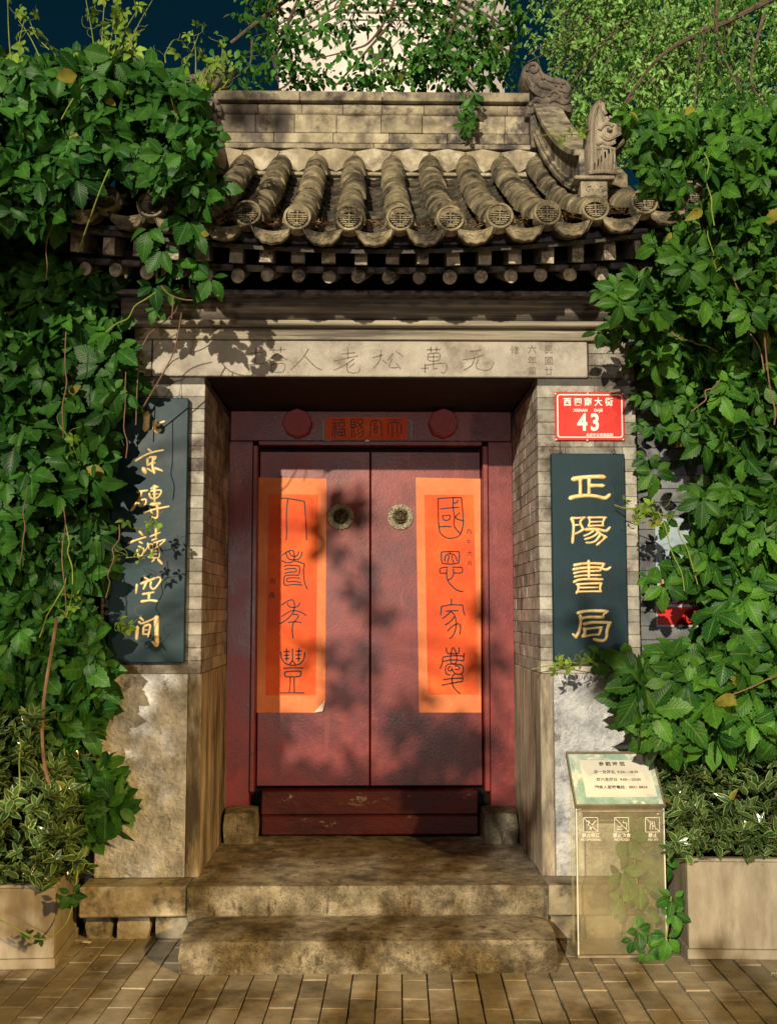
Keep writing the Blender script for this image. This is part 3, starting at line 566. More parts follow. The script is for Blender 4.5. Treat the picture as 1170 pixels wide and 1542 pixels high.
# ---- roof
def path(s, x):      # s: metres back from the eave; the roof surface
    k = max(0, 1-s/1.5); return (-.60+s, 3.075+.45*s+.098*s*s+lift(x)*k)
roof_core = MB(); v = []; f = []; nx, ns = 30, 8; X0, X1 = -1.40, 1.47
for i in range(nx+1):
    x = X0+(X1-X0)*i/nx
    for j in range(ns+1):
        s = .10+1.42*j/ns; y, z = path(s, x); v.append((x,y,z-.130)); 
    for j in range(ns+1):
        s = .10+1.42*j/ns; y, z = path(s, x); v.append((x,y,z-.148-.22*j/ns))
w = 2*(ns+1)
for i in range(nx):
    for j in range(ns):
        f.append((i*w+j,(i+1)*w+j,(i+1)*w+j+1,i*w+j+1)); f.append((i*w+ns+1+j,i*w+ns+2+j,(i+1)*w+ns+2+j,(i+1)*w+ns+1+j))
    f.append((i*w,i*w+ns+1,(i+1)*w+ns+1,(i+1)*w)); f.append((i*w+ns,(i+1)*w+ns,(i+1)*w+w-1,i*w+w-1))
for i in (0,nx): f.append(tuple(i*w+j for j in range(ns+1))+tuple(i*w+w-1-j for j in range(ns+1)))
roof_core.add(v, f); roof = roof_core.build('roof', M['tile_in'], gate)
b = MB(); b.prism([(.88,3.0),(.88,3.90),(1.06,4.02),(1.9,3.5),(2.6,3.05),(2.6,3.0)], 0, X0+.02, X1-.02); b.build('roof_back_slope', M['tile'], gate)
# cover tiles
def cover_mesh():
    m = MB(); n = 10; v = []; f = []; L = .325
    for y, r in ((0,.0655),(.014,.067),(.12,.065),(L,.0625)):
        for k in range(n+1):
            a = math.pi*k/n; v.append((r*math.cos(a), y, r*math.sin(a)*1.05-.004*(y/L)))
    for y, r in ((0,.052),(.05,.050)):
        for k in range(n+1):
            a = math.pi*k/n; v.append((r*math.cos(a), y, r*math.sin(a)))
    for i in range(3):
        for k in range(n): f.append((i*(n+1)+k,i*(n+1)+k+1,(i+1)*(n+1)+k+1,(i+1)*(n+1)+k))
    for k in range(n): f.append((k,k+1,4*(n+1)+k+1,4*(n+1)+k)); f.append((4*(n+1)+k,4*(n+1)+k+1,5*(n+1)+k+1,5*(n+1)+k))
    m.add(v, f); return m.mesh('cover_tile', M['tile'], smooth=True)
cmesh = cover_mesh()
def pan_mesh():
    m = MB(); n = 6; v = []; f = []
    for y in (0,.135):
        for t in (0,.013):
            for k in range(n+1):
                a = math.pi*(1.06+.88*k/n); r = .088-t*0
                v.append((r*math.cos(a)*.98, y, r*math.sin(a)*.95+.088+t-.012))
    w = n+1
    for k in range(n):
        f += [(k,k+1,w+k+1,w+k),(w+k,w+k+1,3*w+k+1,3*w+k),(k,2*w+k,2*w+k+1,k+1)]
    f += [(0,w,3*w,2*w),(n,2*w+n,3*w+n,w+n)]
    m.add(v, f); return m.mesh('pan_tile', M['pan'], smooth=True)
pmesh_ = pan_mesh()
rows = [XC+.0035+.2052*(i-6.5)+.1026-.1026 for i in range(14)]
rows = [-1.315+.2062*i for i in range(13)]+[1.362]
TX = [-1.300,-1.103,-.912,-.716,-.512,-.303,-.087,.126,.337,.543,.744,.948,1.153,1.350]
# rows fan very slightly: spacing at the ridge is a little different from the eave
def topx(x): return XC+(x-XC)*.985
def rowpt(x, s):
    xx_ = x+(topx(x)-x)*s/1.5; y, z = path(s, x); return Vector((xx_, y, z))
for x in TX:
    s = .0
    j = 0
    smax = 1.50 if abs(x-XC) < 1.0 else (1.30 if abs(x-XC) < 1.2 else .55)
    while s < smax-.08:
        a, b_ = rowpt(x, s), rowpt(x, min(s+.29, 1.60)); d = b_-a
        pitch = math.atan2(d.z, math.hypot(d.x,d.y)); yaw = math.atan2(-d.x, d.y)
        inst('cover_tile', cmesh, roof, a+Vector((rnd.uniform(-.004,.004),0,-.014+rnd.uniform(-.004,.002))), (pitch-.025+rnd.uniform(-.015,.015), rnd.uniform(-.03,.03), yaw+rnd.uniform(-.02,.02)))
        s += .300*math.cos(pitch); j += 1
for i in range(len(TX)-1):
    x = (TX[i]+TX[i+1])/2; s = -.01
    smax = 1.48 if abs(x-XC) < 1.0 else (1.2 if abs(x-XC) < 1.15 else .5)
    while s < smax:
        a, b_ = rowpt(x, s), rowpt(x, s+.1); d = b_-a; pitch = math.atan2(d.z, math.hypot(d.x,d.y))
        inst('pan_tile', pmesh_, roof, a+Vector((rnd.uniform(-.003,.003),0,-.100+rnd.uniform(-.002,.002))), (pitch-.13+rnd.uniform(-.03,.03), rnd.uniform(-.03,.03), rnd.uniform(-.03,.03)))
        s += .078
# round eave tile ends with the longevity emblem
def end_mesh():
    m = MB(); N = 28
    def ringp(y, r): return [(r*math.cos(2*math.pi*k/N), y, r*math.sin(2*math.pi*k/N)) for k in range(N)]
    pr = [(.05,.060),(.0,.0605),(-.008,.0575),(-.008,.0485),(.012,.0465)]; v = []
    for y, r in pr: v += ringp(y, r)
    f = []
    for i in range(4):
        for k in range(N): f.append((i*N+k,i*N+(k+1)%N,(i+1)*N+(k+1)%N,(i+1)*N+k))
    m.add(v, f, 0); m.add(ringp(.012,.0465), [tuple(range(N))], 1)
    def bar(x0,x1,z,h=.0029): m.box(x0,x1,-.005,.013,z-h,z+h,.0006,0)
    bar(-.016,-.003,.034); bar(.003,.016,.034); bar(-.030,-.012,.024); bar(-.007,.007,.024); bar(.012,.030,.024)
    bar(-.038,.038,.0125); bar(-.042,-.010,.0025); bar(-.006,.006,.0025); bar(.010,.042,.0025)
    bar(-.041,.041,-.0080); bar(-.036,-.009,-.0180); bar(.009,.036,-.0180); bar(-.029,.029,-.0275); bar(-.018,-.003,-.036); bar(.003,.018,-.036)
    m.box(-.0022,.0022,-.004,.006,-.040,.040,.0005); 
    for s in (-1,1): m.box(s*.024-.0018,s*.024+.0018,-.004,.006,-.018,.012,.0005)
    return m.mesh('eave_tile_end', [M['tile'], M['tile_in']], smooth=True)
emesh = end_mesh()
for x in TX: inst('eave_tile_end', emesh, roof, (x, -.612+rnd.uniform(-.008,.004), 3.083+lift(x)+rnd.uniform(-.003,.003)), (R(-6)+rnd.uniform(-.04,.04), rnd.uniform(-.05,.05), rnd.uniform(-.06,.06)), (.99,1,.99))
def drip_mesh():
    m = MB(); n = 14; top = []; bot = []
    for k in range(n+1):
        t = -1+2*k/n; top.append((t*.078, .018*t*t+.002)); 
        lobes = -.046*(1-abs(t)**3.0)-.007*abs(math.cos(2.0*math.pi*t))-.004+.010*t*t
        bot.append((t*.078, lobes if abs(t) < .98 else .012))
    v = []; f = []
    for y in (0,.014):
        for k in range(n+1): v.append((top[k][0], y-(.02 if 0 else 0), top[k][1])); v.append((bot[k][0], y, bot[k][1]))
    w = 2*(n+1)
    for k in range(n):
        f += [(2*k,2*k+2,2*k+3,2*k+1),(w+2*k,w+2*k+1,w+2*k+3,w+2*k+2),(2*k,w+2*k,w+2*k+2,2*k+2),(2*k+1,2*k+3,w+2*k+3,w+2*k+1)]
    f += [(0,1,w+1,w),(2*n,w+2*n,w+2*n+1,2*n+1)]
    m.add(v, f)
    m.tube([(a*.97,-.001,b_+.003) for a,b_ in bot], .0032, 5); m.tube([(a*.97,-.001,b_-.003) for a,b_ in top], .003, 5)
    r2 = random.Random(5)
    for s in (-1,1): m.tube([(s*.008,-.001,-.022),(s*.022,-.002,-.012),(s*.036,-.002,-.016),(s*.040,-.001,-.004),(s*.052,-.001,.004)], .0022, 4); m.tube([(s*.012,-.001,-.036),(s*.028,-.001,-.030),(s*.040,-.001,-.022)], .002, 4)
    m.ball((0,-.001,-.028), (.007,.004,.010), 8, 5)
    return m.mesh('drip_tile', M['tile'], smooth=True)
dmesh = drip_mesh()
for i in range(len(TX)-1):
    x = (TX[i]+TX[i+1])/2; inst('drip_tile', dmesh, roof, (x, -.618+rnd.uniform(-.008,.006), 3.016+lift(x)+rnd.uniform(-.004,.004)), (R(-16)+rnd.uniform(-.06,.06), rnd.uniform(-.05,.05), rnd.uniform(-.06,.06)), (.98,1,1.05))
# mortar fillets between rows under the ridge
for i in range(len(TX)-1):
    xa, xb = topx(TX[i]), topx(TX[i+1]); xm = (xa+xb)/2
    if abs(xm-XC) > .95: continue
    z0 = path(1.44,0)[1]; m = MB(); h_ = .02*rnd.random(); v = [(xa,.850,z0+.085),(xm,.851,z0+.105),(xb,.850,z0+.085),(xa+.050,.815,z0-.005-h_),(xm,.850,z0-.030),(xb-.050,.815,z0-.005-h_),(xa,.93,z0+.085),(xb,.93,z0+.085),(xm,.93,z0-.03)]
    m.add(v, [(0,3,4,1),(1,4,5,2),(0,1,2,7,6),(3,8,4),(4,8,5),(0,6,8,3),(2,5,8,7)]); m.build('mortar_fillet', M['plaster'], roof)
# ---- main ridge
def ridge_course(ya, yb, yfront, depth, mt, name, seglen, rd=False, x0=-.885, x1=.905):
    lo, hi = sorted((zz(ya,yfront), zz(yb,yfront))); x = x0; k = 0
    while x < x1-.02:
        w = seglen*rnd.uniform(.92,1.08); xe = min(x+w, x1)
        if x1-xe < .06: xe = x1
        m = MB(); yf = yfront+rnd.uniform(-.002,.002)
        if rd: m.prism([(yf+depth,lo),(yf+depth,hi)]+[(yf+.028*(1-math.sin(a)), (lo+hi)/2+(hi-lo)/2*math.cos(a)) for a in [math.pi*q/7 for q in range(8)]], 0, x+.0018, xe-.0018); m.build(name, mt, gate, smooth=True)
        else: m.box(x+.0015, xe-.0015, yf, yf+depth, lo, hi-.0005, .003, jit=.0008); m.build(name, mt, gate)
        x = xe; k += 1
zz0 = zz
b = MB(); b.box(-.90,.93,.853,1.10,path(1.40,0)[1]-.02,zz(230.5,.853),.004); b.build('ridge_bed', M['plaster'], gate)
ridge_course(231, 223.8, .945, .2, M['dark'], 'ridge_slot', 2)
ridge_course(223.5, 216, .872, .25, M['ridge'], 'ridge_lip', .9)
ridge_course(215.5, 200.5, .905, .2, M['ridge'], 'ridge_brick', .33)
ridge_course(200, 172.5, .925, .2, M['ridge'], 'ridge_brick', .235)
ridge_course(172, 155.5, .905, .2, M['ridge'], 'ridge_moulding', .24, True)
ridge_course(155, 152, .945, .2, M['dark'], 'ridge_slot', 2)
ridge_course(151.5, 137.5, .885, .26, M['ridge'], 'ridge_cap', .46)
# ridge ends, descending ridges, beasts
def solid(m, pts, y0, y1, inset=.010, mi=0, slices=3):    # rounded-edge slab from a closed outline (x,z)
    n = len(pts); cx = sum(p[0] for p in pts)/n; cz = sum(p[1] for p in pts)/n
    def nrm(i):
        a, b_ = pts[i-1], pts[(i+1)%n]; dx, dz = b_[0]-a[0], b_[1]-a[1]; l = math.hypot(dx,dz) or 1; return (dz/l, -dx/l)
    area = sum(pts[i][0]*pts[(i+1)%n][1]-pts[(i+1)%n][0]*pts[i][1] for i in range(n)); sg = 1 if area > 0 else -1
    v = []; f = []
    lay_ = [(y0, inset), (y0+inset*.6, inset*.3), (y0+inset*1.6, 0), (y1-inset*1.6, 0), (y1-inset*.6, inset*.3), (y1, inset)]
    for y, q in lay_:
        for i, p in enumerate(pts):
            nx, nz = nrm(i); v.append((p[0]-sg*nx*q, y, p[1]-sg*nz*q))
    for l in range(5):
        for i in range(n): f.append((l*n+i, l*n+(i+1)%n, (l+1)*n+(i+1)%n, (l+1)*n+i))
    f.append(tuple(range(n))); f.append(tuple(range(6*n-1,5*n-1,-1))); m.add(v, f, mi)
def ridge_end(sg):
    fx = (lambda x: x) if sg > 0 else (lambda x: 2*XC-x)
    Yb = .87
    Q = lambda px, py, Y=Yb: (fx(P(px,py,Y)[0]), P(px,py,Y)[2])
    m = MB(); q = [Q(a,b_,.88) for a,b_ in ((797,152),(835,160),(838,228),(800,222))]; solid(m, q, .88, 1.14, .008); m.build('ridge_end_block', M['ridge'], gate, smooth=True)
    # chiwen: the scrolled dragon ornament on the ridge end
    m = MB(); out = [(791,176),(790,163),(797,152),(806,146),(800,138),(791,127),(786,114),(787,101),(794,93),(805,90),(813,94),(817,103),(822,109),(835,114),(848,116),(858,122),(862,134),(860,150),(864,160),(862,170)]
    solid(m, [Q(*p) for p in smooth_line(out,3)], Yb, Yb+.20, .018)
    def tb(pts, r, dy=0, n_=6): m.tube([(Q(*p)[0], Yb-.004+dy, Q(*p)[1]) for p in smooth_line(pts,3)], r, n_)
    tb([(793,108),(797,98),(806,97),(809,104),(803,109),(799,105)], .011); tb([(791,118),(798,132),(808,142),(818,146)], .010); tb([(812,108),(824,120),(838,124),(850,126)], .009)
    tb([(800,118),(812,130),(826,134),(842,136),(854,140)], .008); tb([(796,160),(806,152),(820,156),(834,150),(848,156),(858,152)], .011); tb([(798,170),(812,166),(828,170),(842,164),(858,168)], .010)
    tb([(826,146),(832,138),(842,142),(838,150)], .008); tb([(852,124),(856,136),(852,148)], .008); tb([(842,122),(845,132)], .006); tb([(834,118),(837,130)], .006)
    m.ball((Q(817,118)[0],Yb-.004,Q(817,118)[1]), .012, 8, 6); m.build('ridge_end_ornament', M['carving'], gate, smooth=True)
    # descending ridge: box profile swept down the roof side
    def dpt(s):
        y = .86-1.16*s; sroof = y+.60; z = path(sroof, .98)[1]; return y, z
    secs = []; m = MB(); N = 12
    xl, xr = (.930,1.060)
    def sweep(xa, xb, za, zb, mt, name, flare=0):
        m = MB(); v = []; f = []
        for i in range(N+1):
            s = i/N; y, z = dpt(s); e = .10*(1-s)**2
            k = flare*(1-s)
            X = [fx(xa-k), fx(xb+k)]
            v += [(X[0],y,z+za+e),(X[1],y,z+za+e),(X[1],y,z+zb+e),(X[0],y,z+zb+e)]
        for i in range(N):
            for j in range(4): f.append((4*i+j,4*i+(j+1)%4,4*i+4+(j+1)%4,4*i+4+j))
        f += [(0,1,2,3),(4*N,4*N+1,4*N+2,4*N+3)]; m.add(v, f); return m.build(name, mt, gate)
    sweep(.945,1.045,-.08,.070, M['plaster'], 'descending_ridge_bed')
    sweep(.915,1.075,.070,.088, M['ridge'], 'descending_ridge_lip')
    sweep(.928,1.062,.0885,.108, M['ridge'], 'descending_ridge_lip')
    sweep(.945,1.045,.1085,.235, M['ridge'], 'descending_ridge_side')
    sweep(.920,1.070,.2355,.262, M['ridge'], 'descending_ridge_cap')
    y, z = dpt(1)
    # front block with a carved scroll panel
    b = MB(); a, b2 = sorted((fx(.905),fx(1.085))); b.box(a, b2, y-.095, y+.02, z+.088, z+.104, .004); b.build('descending_ridge_plate', M['ridge'], gate)
    b = MB(); a, b2 = sorted((fx(.935),fx(1.055))); b.box(a, b2, y-.075, y+.0, z-.055, z+.0875, .004)
    xm = fx(1.0)
    for s in (-1,1):
        b.tube([(xm+s*.012,y-.076,z+.045),(xm+s*.02,y-.078,z+.062),(xm+s*.036,y-.078,z+.060),(xm+s*.040,y-.078,z+.044),(xm+s*.030,y-.077,z+.036),(xm+s*.026,y-.077,z+.048)], .004, 5)
        b.tube([(xm+s*.006,y-.076,z+.02),(xm+s*.03,y-.078,z+.012),(xm+s*.048,y-.077,z+.018)], .0035, 5)
    b.tube([(xm-.052,y-.075,z+.002),(xm+.052,y-.075,z+.002)], .003, 4); b.build('carved_end_panel', M['ridge'], gate, smooth=True)
    # beast
    Y2 = y-.06
    Q2 = lambda px, py: (fx(P(px,py,Y2)[0]), P(px,py,Y2)[2])
    m = MB(); out = [(884,266),(884,245),(883,225),(884,205),(885,190),(887,172),(892,159),(899,151),(906,152),(911,159),(912,169),(917,173),(926,176),(934,182),(938,190),(947,187),(954,184),(957,186),(954,192),(950,198),(945,204),(943,214),(936,222),(928,228),(924,240),(926,252),(927,266)]
    solid(m, [Q2(*p) for p in smooth_line(out,3)], Y2-.025, Y2+.14, .022)
    def tb(pts, r, dy=0, mi=0): m.tube([(Q2(*p)[0], Y2-.028+dy, Q2(*p)[1]) for p in smooth_line(pts,3)], r, 6, mi)
    tb([(889,262),(889,235),(889,205),(891,180),(897,162)], .010); tb([(905,160),(906,170),(910,177)], .010); tb([(900,200),(906,192),(914,190),(920,194)], .009)
    tb([(903,208),(912,214),(922,210),(934,204),(944,198),(950,192)], .009); tb([(896,222),(904,218),(914,222),(924,218)], .008)
    for k, x in enumerate((895,900,905,911,917,922)): tb([(x,228+2*(k%2)),(x+1,244),(x,262)], .0055)
    tb([(895,228),(910,226),(924,229)], .007); tb([(884,264),(905,262),(927,264)], .009); tb([(928,190),(936,198),(930,206)], .007); tb([(914,180),(922,184),(930,192)], .007)
    m.ball((Q2(915,200)[0],Y2-.034,Q2(915,200)[1]), (.013,.012,.010), 8, 6); m.ball((Q2(938,194)[0],Y2-.02,Q2(938,194)[1]), (.016,.014,.012), 8, 6)
    m.build('ridge_beast', M['beast'], gate, smooth=True)
ridge_end(1); ridge_end(-1)
# dry straw caught in the gutters
m = MB()
for i in range(2, len(TX)-2):
    if i in (2,3) and rnd.random() < .5: continue
    x = (TX[i]+TX[i+1])/2
    for k in range(46):
        s = rnd.uniform(.0,.16)*(.5+rnd.random()); y, z = path(s, x); a = rnd.uniform(0,math.pi); l = rnd.uniform(.012,.035); w = rnd.uniform(.001,.003)
        c = Vector((x+rnd.uniform(-.05,.05), y, z-.03+rnd.uniform(0,.028))); d = Vector((math.cos(a), math.sin(a), rnd.uniform(-.5,.7))).normalized()*l; n_ = d.cross(Vector((rnd.random()-.5,rnd.random()-.5,1))).normalized()*w
        m.add([c-d-n_, c+d-n_, c+d+n_, c-d+n_], [(0,1,2,3)])
tag(m.build('dry_straw', M['straw']), 'brown dry leaf litter caught between the roof tiles at the eaves', 'leaf litter', kind='stuff')

# ================================================================== side walls
def side_wall(sg, label):
    x0 = 1.256 if sg > 0 else -1.24
    w = thing('courtyard_wall', label, 'wall', (x0+sg*1.5, .3, 0))
    a, b_ = sorted((x0, x0+sg*3.2)); b = MB(); b.box(a, b_, .13, .50, 0, 3.05, 0); b.build('wall_body', M['mortar'], w)
    bm_ = {}
    for i in range(26):
        z = 1.05+i*.0585*1.12
        u = (i % 2)*.135; xs = [0]
        while u < .95:
            if u > 0: xs.append(u)
            u += .27
        xs.append(.95)
        for p, q in zip(xs, xs[1:]):
            key = round(q-p,3)
            if key not in bm_:
                k = MB(); k.box(-key/2+.0015, key/2-.0015, 0, .04, 0, .0630, .003, jit=.001); bm_[key] = k.mesh('brick', M['brick_dark'])
            inst('brick', bm_[key], w, (x0+sg*(p+q)/2, .120+rnd.uniform(-.002,.002), z))
    rest = MB()
    for i in range(46):
        z = .02+i*.0655
        u = (i%2)*.135-.27
        while u < 3.2:
            p, q = max(u,0), min(u+.27,3.2)
            if q > p and not (q <= .96 and 1.03 < z < 2.70):
                a, b_ = sorted((x0+sg*p, x0+sg*q)); rest.box(a+.0015, b_-.0015, .124, .16, z, z+.0635, 0)
            u += .27
    o = rest.build('brick', M['brick_dark'], w); o['kind'] = 'stuff'
    a, b_ = sorted((x0+sg*.05, x0+sg*3.2))
    b = MB(); b.box(a, b_, .02, .60, 3.05, 3.12, .004); b.build('coping', M['ridge'], w)
    b = MB(); b.prism([(-.08,3.125),(-.08,3.15),(.30,3.34),(.68,3.15),(.68,3.125)], 0, a, b_); b.build('coping_roof', M['tile'], w)
    b = MB(); b.box(a, b_, .22, .38, 3.30, 3.42, .01); b.build('coping_ridge', M['ridge'], w)
    x = x0+sg*.30
    for k in range(12):
        b = MB(); b.tube([(x,-.10,3.175),(x,.28,3.365)], .055, 10); b.build('cover_tile', M['tile'], w, smooth=True); x += sg*.2
side_wall(1, 'dark grey brick courtyard wall to the right of the gateway, largely hidden by creeper')
side_wall(-1, 'dark grey brick courtyard wall left of the gateway, hidden behind creeper')
# ================================================================== pagoda behind
Yp = 9.0
pg = thing('pagoda', 'pale brick pagoda rising behind the roof ridge, bright under lamplight', 'tower', (xx(590,Yp), Yp+1.6, 0))
pcx = (P(408,100,Yp)[0]+P(776,100,Yp)[0])/2; prad0 = (P(776,100,Yp)[0]-P(408,100,Yp)[0])/2
def octo(m, cx, cy, r, z0, z1, r1=None):
    r1 = r1 or r; k = 1/math.cos(math.pi/8)
    v = [(cx+r*k*math.cos(math.pi/8+i*math.pi/4), cy+r*k*math.sin(math.pi/8+i*math.pi/4), z0) for i in range(8)]+[(cx+r1*k*math.cos(math.pi/8+i*math.pi/4), cy+r1*k*math.sin(math.pi/8+i*math.pi/4), z1) for i in range(8)]
    m.add(v, [(i,(i+1)%8,8+(i+1)%8,8+i) for i in range(8)]+[tuple(range(7,-1,-1)), tuple(range(8,16))])
pcy = Yp+prad0
z = 0; tiers = [(0, zz(190,Yp))]
m = MB(); octo(m, pcx, pcy, prad0+.05, 0, zz(215,Yp)); m.build('shaft', M['pagoda'], pg)
zb = zz(215,Yp)
for t in range(7):
    r = prad0*(1-.035*t); m = MB()
    hz = .085
    for k in range(6): octo(m, pcx, pcy, r+.03+.035*k, zb+k*hz+.004, zb+(k+1)*hz-.008); 
    for k in range(6): octo(m, pcx, pcy, r+.20-.035*k, zb+(6+k)*hz+.004, zb+(7+k)*hz-.008)
    octo(m, pcx, pcy, r-.03, zb, zb+12*hz)
    m.build('corbelled_eaves', M['pagoda'], pg)
    z1 = zb+12*hz; h2 = .62*(1-.03*t); m = MB(); octo(m, pcx, pcy, r-.02, z1, z1+h2, r-.04); sh = m.build('shaft', M['pagoda'], pg)
    for fx_ in (-.28,.0,.28):
        d = MB(); yf = pcy-(r-.02)
        if fx_ == 0: d.box(pcx-.34, pcx-.04, yf-.004, yf+.1, z1+.16, z1+.24, .004); d.build('narrow_slot', M['mortar'], sh)
    zb = z1+h2
m = MB(); octo(m, pcx, pcy, prad0*.6, zb, zb+.5, .12); m.tube([(pcx,pcy,zb+.5),(pcx,pcy,zb+1.5)], [.1,.01], 8); m.build('spire', M['pagoda'], pg)

# ================================================================== signs and papers
def sheet(pts, Y, t, name, mt, parent):
    m = MB(); q = [(P(*p,Y)[0], P(*p,Y)[2]) for p in pts]; m.prism(q, 1, Y, Y+t); return m.build(name, mt, parent)
CPL = 'paper couplets on the door'
def couplet(label, outer, inner, chars, small, flap=None):
    w = P(sum(p[0] for p in outer)/len(outer), max(p[1] for p in outer), LP)
    t = thing('paper_couplet', label, 'paper couplet', (w[0], LP, w[2]), CPL)
    sheet(outer, LP-.0004, .0010, 'border_sheet', M['paper2'], t)
    sheet(inner, LP-.0014, .0009, 'red_sheet', M['paper'], t)
    for strokes, x0, y0, s in chars:
        m = MB()
        for st in px_strokes(strokes, x0, y0, s, LP-.0022): ribbon(m, st, .0072, LP-.0022)
        m.build('character', M['ink'], t)
    for ch, px, py, sz in small: text('small_character', ch, t, P(px,py,LP-.0024), sz, M['ink'], extrude=.0001)
    if flap:
        m = MB(); m.add([(P(*p,LP-y)[0], LP-y, P(*p,LP-y)[2]) for p, y in flap], [(0,1,2)]); m.build('curled_corner', M['notice'], t)
    return t
da = [[(125,100),(232,102),(470,145)],[(470,145),(480,300),(492,480),(500,710)],[(230,108),(212,250),(208,440),(212,560),(205,710)]]
shou = [[(148,932),(200,885),(260,860),(300,858),(318,900),(322,980),(300,1018),(240,1036),(190,1030),(138,1003)],[(205,890),(212,940),(250,985),(320,992),(380,985),(420,940),(432,880)],[(245,868),(262,915),(300,940),(345,940),(378,910),(382,870)],[(325,1015),(370,1018),(430,1040),(468,1060),(455,1140),(462,1250),(475,1340),(512,1418)],[(170,1088),(230,1072),(330,1076),(385,1082),(400,1120),(385,1212),(330,1215),(240,1216),(185,1225),(172,1290),(185,1360),(300,1352),(400,1355),(438,1366)],[(175,1135),(250,1120),(330,1120),(352,1140),(340,1168),(260,1172),(175,1190)],[(402,1262),(320,1254),(228,1262),(222,1310),(320,1306),(420,1325)]]
nian = [[(138,158),(200,110),(270,80),(305,88),(322,130),(322,200),(300,270),(230,350),(160,402),(103,430)],[(222,120),(235,165),(280,188),(340,186),(385,160),(402,120)],[(138,325),(210,275),(280,240),(350,238),(430,265),(498,308)],[(298,292),(350,292),(380,310),(365,350),(320,398),(298,450),(292,540),(305,640)],[(228,410),(300,400),(370,400),(430,412)]]
feng = [[(125,830),(135,920),(180,990),(250,1025),(330,1030),(400,1010),(450,960),(470,890),(473,835)],[(207,785),(210,880),(210,975)],[(165,832),(258,830)],[(170,888),(250,882)],[(178,937),(250,930)],[(390,778),(385,880),(382,978)],[(340,825),(432,822)],[(342,880),(422,876)],[(342,935),(412,932)],[(296,790),(296,900),(292,960),(255,1018)],[(292,960),(340,1018)],[(165,1075),(300,1068),(452,1070)],[(190,1125),(310,1115),(415,1115)],[(415,1115),(420,1150),(410,1190)],[(410,1190),(310,1198),(195,1198)],[(195,1198),(183,1160),(190,1125)],[(262,1205),(262,1310),(248,1420)],[(318,1205),(320,1310),(322,1420)],[(118,1432),(300,1430),(470,1432)]]
guo = [[(92,105),(270,92),(430,90)],[(430,90),(445,250),(458,430),(440,550),(400,640),(330,672),(250,680),(180,655),(125,600),(105,520),(95,350),(92,105)],[(310,92),(310,240),(330,370),(322,450),(340,530),(412,608)],[(318,165),(365,165),(380,120)],[(120,255),(260,240),(400,232)],[(155,352),(265,345)],[(265,345),(260,400),(215,420),(170,405),(155,352)],[(115,515),(200,508),(290,515)],[(405,308),(345,370),(380,405),(455,425)]]
en = [[(140,880),(270,872),(395,875)],[(395,875),(402,940),(390,1040)],[(390,1040),(280,1055),(150,1045)],[(150,1045),(138,960),(140,880)],[(264,880),(266,908)],[(188,1020),(195,950),(230,912),(290,908),(340,935),(370,1015)],[(248,925),(245,980),(225,1035)],[(292,925),(298,985),(320,1035)],[(238,1103),(170,1105),(120,1125),(122,1180),(150,1188),(215,1186)],[(295,1100),(380,1102),(442,1108),(440,1170),(400,1185),(320,1184)],[(222,1122),(215,1190),(230,1290),(290,1370),(370,1435),(462,1458)],[(312,1122),(315,1200),(285,1260),(232,1290)]]
jia = [[(284,60),(286,150)],[(130,305),(142,175)],[(142,175),(220,162),(300,150),(450,158)],[(450,158),(460,240),(480,305)],[(205,244),(290,238),(388,238)],[(155,352),(210,312),(275,250)],[(275,250),(320,285),(345,350),(355,440),(335,540),(300,610),(258,643)],[(190,448),(270,395),(332,320)],[(225,540),(290,470),(350,435),(400,432),(418,490),(405,585)]]
qing = [[(212,772),(220,845),(270,862),(380,858),(395,820),(398,770)],[(160,912),(270,895),(380,890),(470,900)],[(470,850),(462,968)],[(462,968),(380,955),(270,955),(160,975)],[(160,912),(152,1000),(122,1082)],[(300,775),(278,870),(275,960),(295,1005),(340,1005),(362,960),(358,870),(325,785),(300,775)],[(270,1170),(220,1160),(200,1110),(205,1050),(245,1015),(340,1015),(430,1025),(458,1080),(445,1140),(400,1160),(340,1150),(300,1100),(290,1060)],[(280,1045),(245,1060),(238,1100),(270,1112),(300,1085)],[(330,1040),(385,1042),(402,1075),(370,1095),(325,1085)],[(165,1240),(300,1222),(440,1218)],[(335,1160),(300,1190),(295,1260),(310,1330),(350,1390),(415,1443)],[(430,1160),(450,1210),(445,1265)],[(445,1265),(300,1288),(140,1322)]]
couplet('orange red paper couplet on the left door leaf, lower right corner curled up', [(390,719),(492,721),(490,1054),(473,1073),(387,1073)], [(405,744),(479,745),(475.5,1047),(400,1047)],
        [(da,410,740,9.643),(shou,410,740,9.643),(nian,410,895,9.643),(feng,410,895,9.643)], [('向',411,876,.036),('鑫',410,897,.036)],
        [((490,1054),.002),((473,1073),.002),((486,1071),.020)])
couplet('orange red paper couplet on the right door leaf, corners flat', [(626,719),(723.5,721),(724.5,1073),(631,1073)], [(639,745),(713,745),(720,1046),(644,1046)],
        [(guo,650,740,9.643),(en,650,740,9.643),(jia,650,895,9.643),(qing,650,895,9.643)], [('丙',706,801,.034),('午',706,817,.030),('大',707,834,.034),('吉',707,848,.030)])
